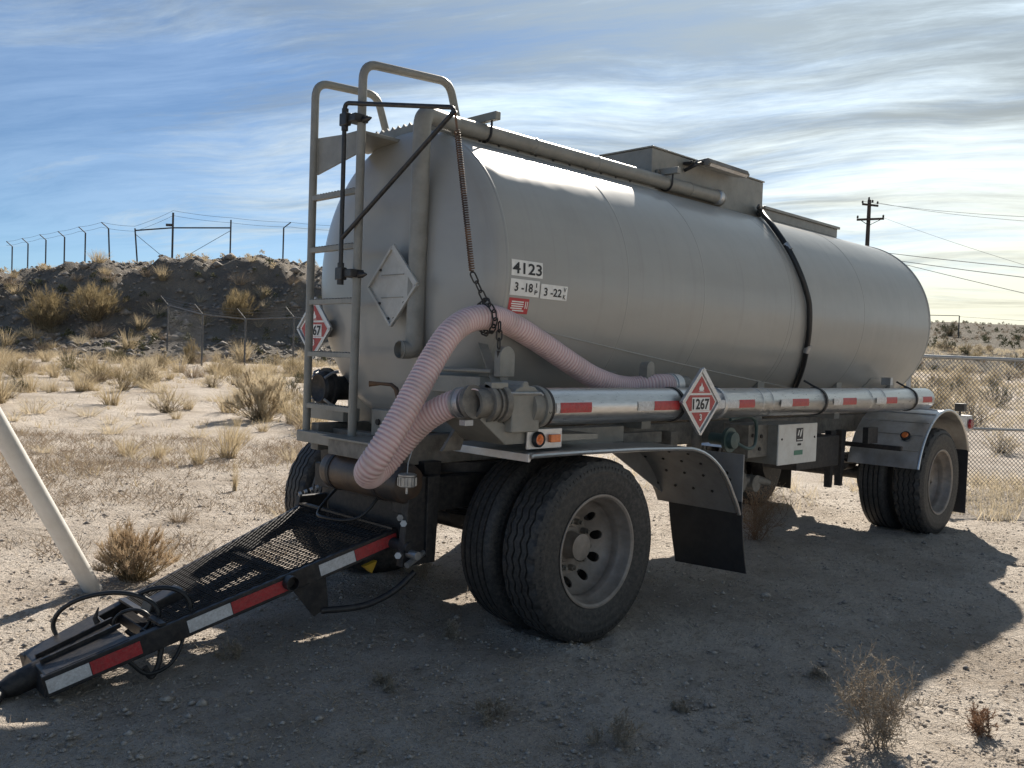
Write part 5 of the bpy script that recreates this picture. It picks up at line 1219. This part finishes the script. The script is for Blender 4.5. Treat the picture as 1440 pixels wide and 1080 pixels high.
TUFT = [proto('tuft', *tuft_arr(n, h, s, w), m) for n, h, s, w, m in (
    (110, 0.30, 0.20, 0.0050, 'straw'), (90, 0.22, 0.22, 0.0045, 'pale_straw'), (140, 0.38, 0.24, 0.0055, 'straw'), (70, 0.16, 0.18, 0.0045, 'pale_straw'), (120, 0.26, 0.28, 0.005, 'litter'))]
def brush_arrays(h, w, n_stem, n_tip, seed):
    """rounded dry shrub: stems fanning from the root, wispy tips through the outer shell"""
    r = np.random.default_rng(seed)
    th = r.uniform(0, 2 * np.pi, n_stem); el = r.uniform(0.25, 1.35, n_stem)
    rad = r.uniform(0.65, 1.0, n_stem) * (1 + 0.18 * np.sin(3 * th + seed))
    tip = np.stack([np.cos(th) * np.cos(el) * w / 2 * rad, np.sin(th) * np.cos(el) * w / 2 * rad, np.sin(el) * h * rad * 0.92 + 0.03], 1)
    base = np.stack([r.normal(0, 0.05 * w, n_stem), r.normal(0, 0.05 * w, n_stem), np.full(n_stem, -0.02)], 1)
    mid = base * 0.45 + tip * 0.55 + r.normal(0, 0.05 * w, (n_stem, 3)); mid[:, 2] = np.maximum(mid[:, 2], 0.02)
    s1 = segs(base, mid, 0.006 * h + 0.002, 3, 0.004 * h + 0.0012); s2 = segs(mid, tip, 0.004 * h + 0.0012, 3, 0.002)
    k = r.integers(0, n_stem, n_tip); f = r.uniform(0.55, 1.0, n_tip)[:, None]
    b0 = mid[k] * (1 - f) + tip[k] * f; outw = b0 / (np.linalg.norm(b0, axis=1)[:, None] + 1e-6)
    d = outw * 0.6 + np.array([0, 0, 0.7]) + r.normal(0, 0.45, (n_tip, 3)); d /= np.linalg.norm(d, axis=1)[:, None]
    ln = h * r.uniform(0.07, 0.20, n_tip)
    tips = blades(b0, b0 + d * ln[:, None], r.normal(0, 0.01, (n_tip, 3)), 0.010 * (0.35 + 0.5 * h) * r.uniform(0.5, 1.3, n_tip), 2)
    return join_arr([s1, s2]), tips
def plant(name, x, y, h, w, label, cat, group=None, seed=1, n_stem=140, n_tip=2200, z=None, mats=('brush_stems', 'brush_tops')):
    z = float(surf_h(np.array([x]), np.array([y]))[0]) if z is None else z
    o = empty(name, (x, y, z - 0.01)); a, b = brush_arrays(h, w, n_stem, n_tip, seed)
    tri_mesh('stems', *a, mats[0], o); tri_mesh('seed_heads', *b, mats[1], o)
    return tag(o, label, cat, group)
def at_px(px, v): return from_uv(pix_ground(px, v), v)
def by_px(px, py):
    """plan point of the ground seen at a picture point"""
    d = CF + CR * (px - 720) / 1233.93 - CU * (py - 540) / 1233.93; t = -CAM[2] / d[2]; return CAM[0] + d[0] * t, CAM[1] + d[1] * t
x, y = by_px(186, 812); plant('dry_shrub', x, y, 0.34, 0.60, 'round brown dry shrub beside the foot of the white post', 'shrub', None, 3, 190, 5200, mats=('brush_stems', 'brown_tops'))
x, y = at_px(366, 17.0); plant('rabbitbrush', x, y, 1.0, 1.3, 'large pale rabbitbrush just left of the ladder foot', 'shrub', None, 5, 130, 7500, mats=('brush_stems', 'pale_straw'))
x, y = at_px(63, 40.2); plant('rabbitbrush', x, y, 1.9, 2.3, 'yellowish rabbitbrush low on the mound, left of a pair', 'shrub', None, 7, 220, 3600)
x, y = at_px(132, 40.6); plant('rabbitbrush', x, y, 1.9, 2.9, 'yellowish rabbitbrush low on the mound, right of a pair', 'shrub', None, 8, 240, 4200)
x, y = at_px(332, 41.2); plant('rabbitbrush', x, y, 1.6, 1.9, 'yellowish rabbitbrush high on the mound above the fence', 'shrub', None, 9, 200, 3400)
x, y = at_px(268, 34.0); plant('rabbitbrush', x, y, 0.9, 0.9, 'small tan bush just behind the barbed fence', 'shrub', None, 10, 120, 1600)
x, y = at_px(205, 24.0); plant('rabbitbrush', x, y, 0.85, 1.2, 'grey-tan bush on the flat in front of the barbed fence end post', 'shrub', None, 11, 140, 2000, mats=('brush_stems', 'pale_straw'))
# twiggy dead weeds
def weed_arr(h, w, n_main, seed, up=0.9):
    r = np.random.default_rng(seed); P0 = []; P1 = []; R0 = []; R1 = []; lf0 = []; lfd = []
    def grow(p, d, L, rad, lev):
        n = 4
        for i in range(n):
            q = p + d * L / n; P0.append(p); P1.append(q); R0.append(rad * (1 - 0.18 * i)); R1.append(rad * (1 - 0.18 * (i + 1)))
            if lev < 2 and r.random() < 0.95:
                for _ in range(2 if lev == 0 else 1):
                    dd = d * 0.55 + r.normal(0, 0.55, 3) + np.array([0, 0, 0.25]); dd /= np.linalg.norm(dd)
                    grow(q, dd, L * r.uniform(0.30, 0.55), rad * 0.6, lev + 1)
            if lev >= 1:
                for _ in range(2): lf0.append(q); lfd.append(r.normal(0, 1, 3) * 0.5 + d)
            p = q; d = d + r.normal(0, 0.13, 3) + np.array([0, 0, 0.05]); d /= np.linalg.norm(d)
    for k in range(n_main):
        a = r.uniform(0, 2 * np.pi); t = r.uniform(0.0, 1.0); d = np.array([math.cos(a) * t * w / h, math.sin(a) * t * w / h, up]); d /= np.linalg.norm(d)
        grow(np.array([r.normal(0, 0.02), r.normal(0, 0.02), -0.01]), d, h * r.uniform(0.6, 1.0), 0.0028, 0)
    tw = segs(np.array(P0), np.array(P1), np.array(R0), 3, np.array(R1))
    b = np.array(lf0); d = np.array(lfd); d /= np.linalg.norm(d, axis=1)[:, None]
    lv = blades(b, b + d * r.uniform(0.008, 0.022, len(b))[:, None], np.zeros_like(b), np.full(len(b), 0.0035), 1)
    return tw, lv
def weed(name, x, y, h, w, label, cat, n=9, seed=1, mats=('dead_stalk', 'dead_stalk'), group=None):
    o = empty(name, (x, y, gh(x, y))); a, b = weed_arr(h, w, n, seed)
    tri_mesh('twigs', *a, mats[0], o); tri_mesh('dry_leaves', *b, mats[1], o); return tag(o, label, cat, group)
x, y = by_px(1236, 1046); weed('tumbleweed', x, y, 0.30, 0.21, 'twiggy dead weed at the shadow edge in the right foreground', 'weed', 20, 21)
x, y = by_px(1380, 1030); weed('weed', x, y, 0.085, 0.07, 'tiny reddish weed on sunlit ground at the lower right edge', 'weed', 6, 22, ('rusty_twig', 'rusty_twig'))
weed('tumbleweed', 3.2, -0.30, 0.42, 0.50, 'brown tumbleweed caught under the middle of the trailer', 'weed', 26, 23, ('rusty_twig', 'litter'))
x, y = by_px(330, 690); o = tag(bpy.data.objects.new('grass_tuft', proto('tuft', *tuft_arr(90, 0.34, 0.06, 0.004, 0.2), 'straw')), 'tall narrow golden grass clump on the bare ground left of the trailer', 'grass tuft'); COL.objects.link(o); o.location = (x, y, gh(x, y))
for k, (px, py, h, w, n, lab) in enumerate(((590, 815, 0.16, 0.30, 16, 'low tangled dead weed in the shade under the drawbar hinge'), (860, 1040, 0.11, 0.22, 12, 'thin dead weed stalks in the shaded foreground below the front wheel'), (800, 905, 0.06, 0.10, 7, 'short weed at the foot of the front wheel'), (640, 900, 0.09, 0.18, 10, 'sparse dead weed in the shade left of the front wheel'), (690, 1010, 0.08, 0.24, 12, 'flat dead weed in the shaded foreground centre'), (1150, 950, 0.05, 0.12, 7, 'tiny dead weed in the trailer shadow above the foreground weed'), (330, 930, 0.07, 0.14, 8, 'small dead weed in the shade below the drawbar'), (540, 960, 0.06, 0.2, 9, 'low dead weed in the shade left of the foreground centre'), (960, 1000, 0.05, 0.13, 7, 'tiny dead weed in the shade right of the foreground centre'))):
    x, y = by_px(px, py); weed('dead_weed', x, y, h, w, lab, 'weed', max(4, n // 2), 40 + k, ('dead_stalk', 'dead_stalk'))
# bunch grass on the flat to the left
nt_ = 0; tries = 0
LEFT = 'dry straw bunch grass tuft on the open flat left of the trailer'
while nt_ < 290 and tries < 7000:
    tries += 1
    v = math.sqrt(rnd(6.5 ** 2, 36 ** 2)); px = rnd(-120, 470)
    x, y = at_px(px, v)
    dens = vnoise(x * 0.22, y * 0.22, 91) + 0.5
    if rnd(0, 1) > 0.25 + 0.9 * dens or (v < 11 and rnd(0, 1) < 0.55): continue
    k = int(rng.choice(5, p=[0.26, 0.24, 0.2, 0.14, 0.16])); o = bpy.data.objects.new('grass_tuft', TUFT[k]); COL.objects.link(o)
    s = rnd(0.7, 1.5) * (0.7 if v < 11 else 1.0 if v < 16 else 1.45); o.location = (x, y, float(surf_h(np.array([x]), np.array([y]))[0]) - 0.01); o.rotation_euler = (0, 0, rnd(0, 6.28)); o.scale = (s * rnd(0.9, 1.4), s * rnd(0.9, 1.4), s * rnd(0.8, 1.3))
    look = ('golden straw', 'pale straw', 'tall golden straw', 'short pale', 'brown')[k]
    place = 'on the bare ground beyond the drawbar' if v < 13 else 'in the middle of the left flat' if v < 23 else 'far out before the fence and mound'
    tag(o, f'{look} bunch grass tuft {place}', 'grass tuft', f'{look} grass tufts {place}'); nt_ += 1
# shrubs on the mound face and on the right plain
for k in range(64):
    px, v = rnd(-40, 440), rnd(36.0, 46); x, y = at_px(px, v); z = float(surf_h(np.array([x]), np.array([y]))[0])
    o = bpy.data.objects.new('grass_tuft', TUFT[int(rng.integers(0, 5))]); COL.objects.link(o); s = rnd(1.5, 3.0); o.location = (x, y, z - 0.03); o.scale = (s, s, s); o.rotation_euler = (0, 0, rnd(0, 6))
    tag(o, 'tan grass tuft growing on the dark mound face', 'grass tuft', 'grass tufts on the mound')
SCR = []
for k in range(3):
    a, b = brush_arrays(0.75, 1.1, 90, 1100, 60 + k); SCR.append((proto('stems', *a, 'brush_stems'), proto('seed_heads', *b, ('brush_tops', 'pale_straw', 'scrub')[k])))
def scrub(x, y, s, label, group):
    k = int(rng.integers(0, 3)); z = float(surf_h(np.array([x]), np.array([y]))[0]); o = empty('desert_shrub', (x, y, z - 0.03)); o.scale = (s, s, s * 0.9); o.rotation_euler = (0, 0, rnd(0, 6))
    for nm, me in zip(('stems', 'seed_heads'), SCR[k]):
        c = bpy.data.objects.new(nm, me); COL.objects.link(c); c.parent = o
    tag(o, label, 'shrub', group)
for k in range(60):
    px, v = (rnd(1265, 1450) if k < 38 else rnd(1450, 2000)), rnd(13, 60); x, y = at_px(px, v); scrub(x, y, rnd(0.6, 1.5), 'dry desert shrub on the plain behind the right fence', 'shrubs behind the right fence')
for k in range(30):
    px, v = rnd(-30, 430), rnd(15, 36); x, y = at_px(px, v); scrub(x, y, rnd(0.5, 1.0), 'low dry shrub among the grass before the mound', 'shrubs before the mound')
# uncountable cover
def grass_mass(name, n, pxr, vr, h, label, mat, seed):
    v = np.sqrt(rng.uniform(vr[0] ** 2, vr[1] ** 2, n)); px = rng.uniform(*pxr, n); x, y = from_uv(pix_ground(px, v), v)
    keep = (vnoise(x * 0.5, y * 0.5, seed) + 0.5) > rng.uniform(0, 0.9, n); x, y, v = x[keep], y[keep], v[keep]; n = len(x)
    z = surf_h(x, y); nb = 9; X = np.repeat(x, nb); Y = np.repeat(y, nb); Z = np.repeat(z, nb); VV = np.repeat(v, nb)
    m = n * nb; base = np.stack([X + rng.normal(0, 0.06, m), Y + rng.normal(0, 0.06, m), Z - 0.01], 1); hh = h * rng.uniform(0.4, 1.0, m)
    tip = base + np.stack([rng.normal(0, 0.45, m) * hh, rng.normal(0, 0.45, m) * hh, hh], 1)
    V, F = blades(base, tip, rng.normal(0, 0.02, (m, 3)), 0.006 + 0.00035 * VV, 2)
    o = tri_mesh(name, V, F, mat); tag(o, label, 'grass', None, 'stuff')
grass_mass('dry_grass', 9500, (1255, 2100), (12.4, 62), 0.25, 'dense dry straw grass covering the plain behind the right fence', 'pale_straw', 92)
grass_mass('dry_grass', 3200, (-700, 560), (9, 38), 0.15, 'short dry grass scattered between the tufts on the left flat', 'straw', 93)
grass_mass('dry_grass', 700, (1340, 2000), (8.8, 12.4), 0.24, 'dry grass along the foot of the right fence', 'pale_straw', 94)
grass_mass('dry_grass', 3000, (560, 1260), (9.0, 34), 0.22, 'dry grass on the ground behind and beneath the trailer', 'pale_straw', 95)
def far_scrub(n, pxr, vr, hr, name, label, mat):
    v = np.sqrt(rng.uniform(vr[0] ** 2, vr[1] ** 2, n)); px = rng.uniform(*pxr, n); x, y = from_uv(pix_ground(px, v), v); z = surf_h(x, y); nb = 42; m = n * nb
    s = np.repeat(rng.uniform(*hr, n), nb); a = rng.uniform(0, 6.28, m); e = rng.uniform(0.1, 1.5, m); rr = rng.uniform(0.5, 1, m)
    c = np.stack([np.repeat(x, nb) + s * rr * 0.7 * np.cos(a) * np.cos(e), np.repeat(y, nb) + s * rr * 0.7 * np.sin(a) * np.cos(e), np.repeat(z, nb) + s * rr * np.sin(e)], 1)
    d = rng.normal(0, 1, (m, 3)); d[:, 2] = np.abs(d[:, 2]) + 0.3; d /= np.linalg.norm(d, axis=1)[:, None]
    V, F = blades(c, c + d * (s * 0.35)[:, None], np.zeros((m, 3)), s * 0.16, 1); o = tri_mesh(name, V, F, mat); tag(o, label, 'scrub', None, 'stuff')
far_scrub(1100, (600, 2300), (50, 175), (0.2, 0.6), 'far_scrub', 'dark green scrub dotting the far right ridge', 'scrub')
far_scrub(1100, (600, 2300), (46, 160), (0.2, 0.5), 'far_scrub', 'tan dry scrub on the slope of the far right ridge', 'litter')
far_scrub(260, (-500, 700), (44.5, 52), (0.12, 0.35), 'crest_scrub', 'fringe of small scrub along the mound crest', 'straw')
far_scrub(220, (-500, 700), (36, 45), (0.15, 0.40), 'mound_scrub', 'scattered small grey-green scrub on the mound face', 'scrub')
# ridge juniper-like bush
x, y = at_px(1332, 98); plant('juniper_bush', x, y, 1.6, 2.8, 'dark spiky bush on the skyline at the right ridge', 'shrub', None, 15, 160, 2600, mats=('brush_stems', 'scrub'))
# rocks on the mound face
ico = [(0, 0, 1), (0.9, 0, 0.1), (0.25, 0.85, 0.2), (-0.7, 0.5, 0.05), (-0.75, -0.5, 0.2), (0.3, -0.85, 0.1), (0, 0, -0.6)]
icoF = [(0, 1, 2), (0, 2, 3), (0, 3, 4), (0, 4, 5), (0, 5, 1), (6, 2, 1), (6, 3, 2), (6, 4, 3), (6, 5, 4), (6, 1, 5)]
def rocks(x, y, z, s, name, label, cat, mat):
    n = len(x); B = np.array(ico)[None] * (1 + rng.normal(0, 0.18, (n, 7, 3))); a = rng.uniform(0, 6.28, n); ca, sa_ = np.cos(a)[:, None], np.sin(a)[:, None]
    X = B[..., 0] * ca - B[..., 1] * sa_; Y = B[..., 0] * sa_ + B[..., 1] * ca; Zz = B[..., 2] * 0.65
    V = np.stack([X * s[:, None] + x[:, None], Y * s[:, None] + y[:, None], Zz * s[:, None] + z[:, None]], -1).reshape(-1, 3)
    F = (np.array(icoF)[None] + (np.arange(n) * 7)[:, None, None]).reshape(-1, 3); o = tri_mesh(name, V, F, mat); tag(o, label, cat, None, 'stuff')
n = 3600; v = rng.uniform(36, 47.5, n); px = rng.uniform(-450, 650, n); x, y = from_uv(pix_ground(px, v), v)
rocks(x, y, mound_h(x, y), rng.gamma(1.6, 0.05, n) + 0.03, 'rubble', 'pale grey rock rubble on the mound face', 'rock', 'grey_rock')
# pebbles and dry litter around the trailer
def near_pts(n):
    v = 1.6 + 9.5 * rng.uniform(0, 1, n) ** 1.5; u = rng.uniform(-0.72, 0.72, n) * (v + 0.6); return from_uv(u, v)
def near_h(x, y): return ground_h(x, y)
x, y = near_pts(52000); rocks(x, y, near_h(x, y) + 0.002, rng.gamma(1.5, 0.0030, len(x)) + 0.0018, 'pebbles', 'small dark pebbles and clods strewn over the sand', 'pebbles', 'pebble')
x, y = near_pts(52000); keep = (fbm(x, y, 0.8, 3, 97) + 0.62) > rng.uniform(0, 1.1, len(x)); x, y = x[keep], y[keep]; m = len(x)
a = rng.uniform(0, 6.28, m); L_ = rng.uniform(0.012, 0.07, m); base = np.stack([x, y, near_h(x, y) + 0.004], 1)
tip = base + np.stack([np.cos(a) * L_, np.sin(a) * L_, rng.uniform(-0.1, 0.5, m) * L_], 1)
V, F = blades(base, tip, np.stack([np.zeros(m), np.zeros(m), 0.15 * L_], 1), rng.uniform(0.0015, 0.0035, m), 2)
o = tri_mesh('dry_litter', V, F, 'litter'); tag(o, 'dry stalks and leaf litter lying on the sand', 'litter', None, 'stuff')
n = 15000; v = np.sqrt(rng.uniform(36, 196, n)); px = rng.uniform(-500, 520, n); x, y = from_uv(pix_ground(px, v), v); keep = (fbm(x, y, 0.6, 3, 98) + 0.5) > rng.uniform(0, 1.0, n); x, y = x[keep], y[keep]; m = len(x) * 5
X = np.repeat(x, 5) + rng.normal(0, 0.04, m); Y = np.repeat(y, 5) + rng.normal(0, 0.04, m); base = np.stack([X, Y, ground_h(X, Y)], 1); hh = rng.uniform(0.03, 0.11, m)
tip = base + np.stack([rng.normal(0, 0.8, m) * hh, rng.normal(0, 0.8, m) * hh, hh], 1); V, F = blades(base, tip, np.zeros((m, 3)), np.full(m, 0.006), 1)
o = tri_mesh('low_weeds', V, F, 'litter'); tag(o, 'mat of low brown dead weeds on the left flat', 'weeds', None, 'stuff')

n = 5200; v = 1.7 + 6.5 * rng.uniform(0, 1, n) ** 1.3; u = rng.uniform(-0.7, 0.7, n) * v; x, y = from_uv(u, v)
keep = (fbm(x, y, 1.3, 3, 99) + 0.42) > rng.uniform(0.25, 1.1, n); x, y = x[keep], y[keep]; m = len(x) * 6
X = np.repeat(x, 6) + rng.normal(0, 0.03, m); Y = np.repeat(y, 6) + rng.normal(0, 0.03, m); base = np.stack([X, Y, ground_h(X, Y)], 1); hh = rng.uniform(0.01, 0.05, m)
tip = base + np.stack([rng.normal(0, 1.2, m) * hh, rng.normal(0, 1.2, m) * hh, hh], 1); V, F = blades(base, tip, np.zeros((m, 3)), np.full(m, 0.0028), 1)
o = tri_mesh('weed_litter', V, F, 'dead_stalk'); tag(o, 'thin mats of broken dead weed stalks around the trailer', 'weeds', None, 'stuff')
x, y = near_pts(420); rocks(x, y, near_h(x, y) + 0.004, rng.gamma(2.0, 0.0045, len(x)) + 0.008, 'stones', 'loose grey stones scattered on the sand', 'stones', 'grey_rock')
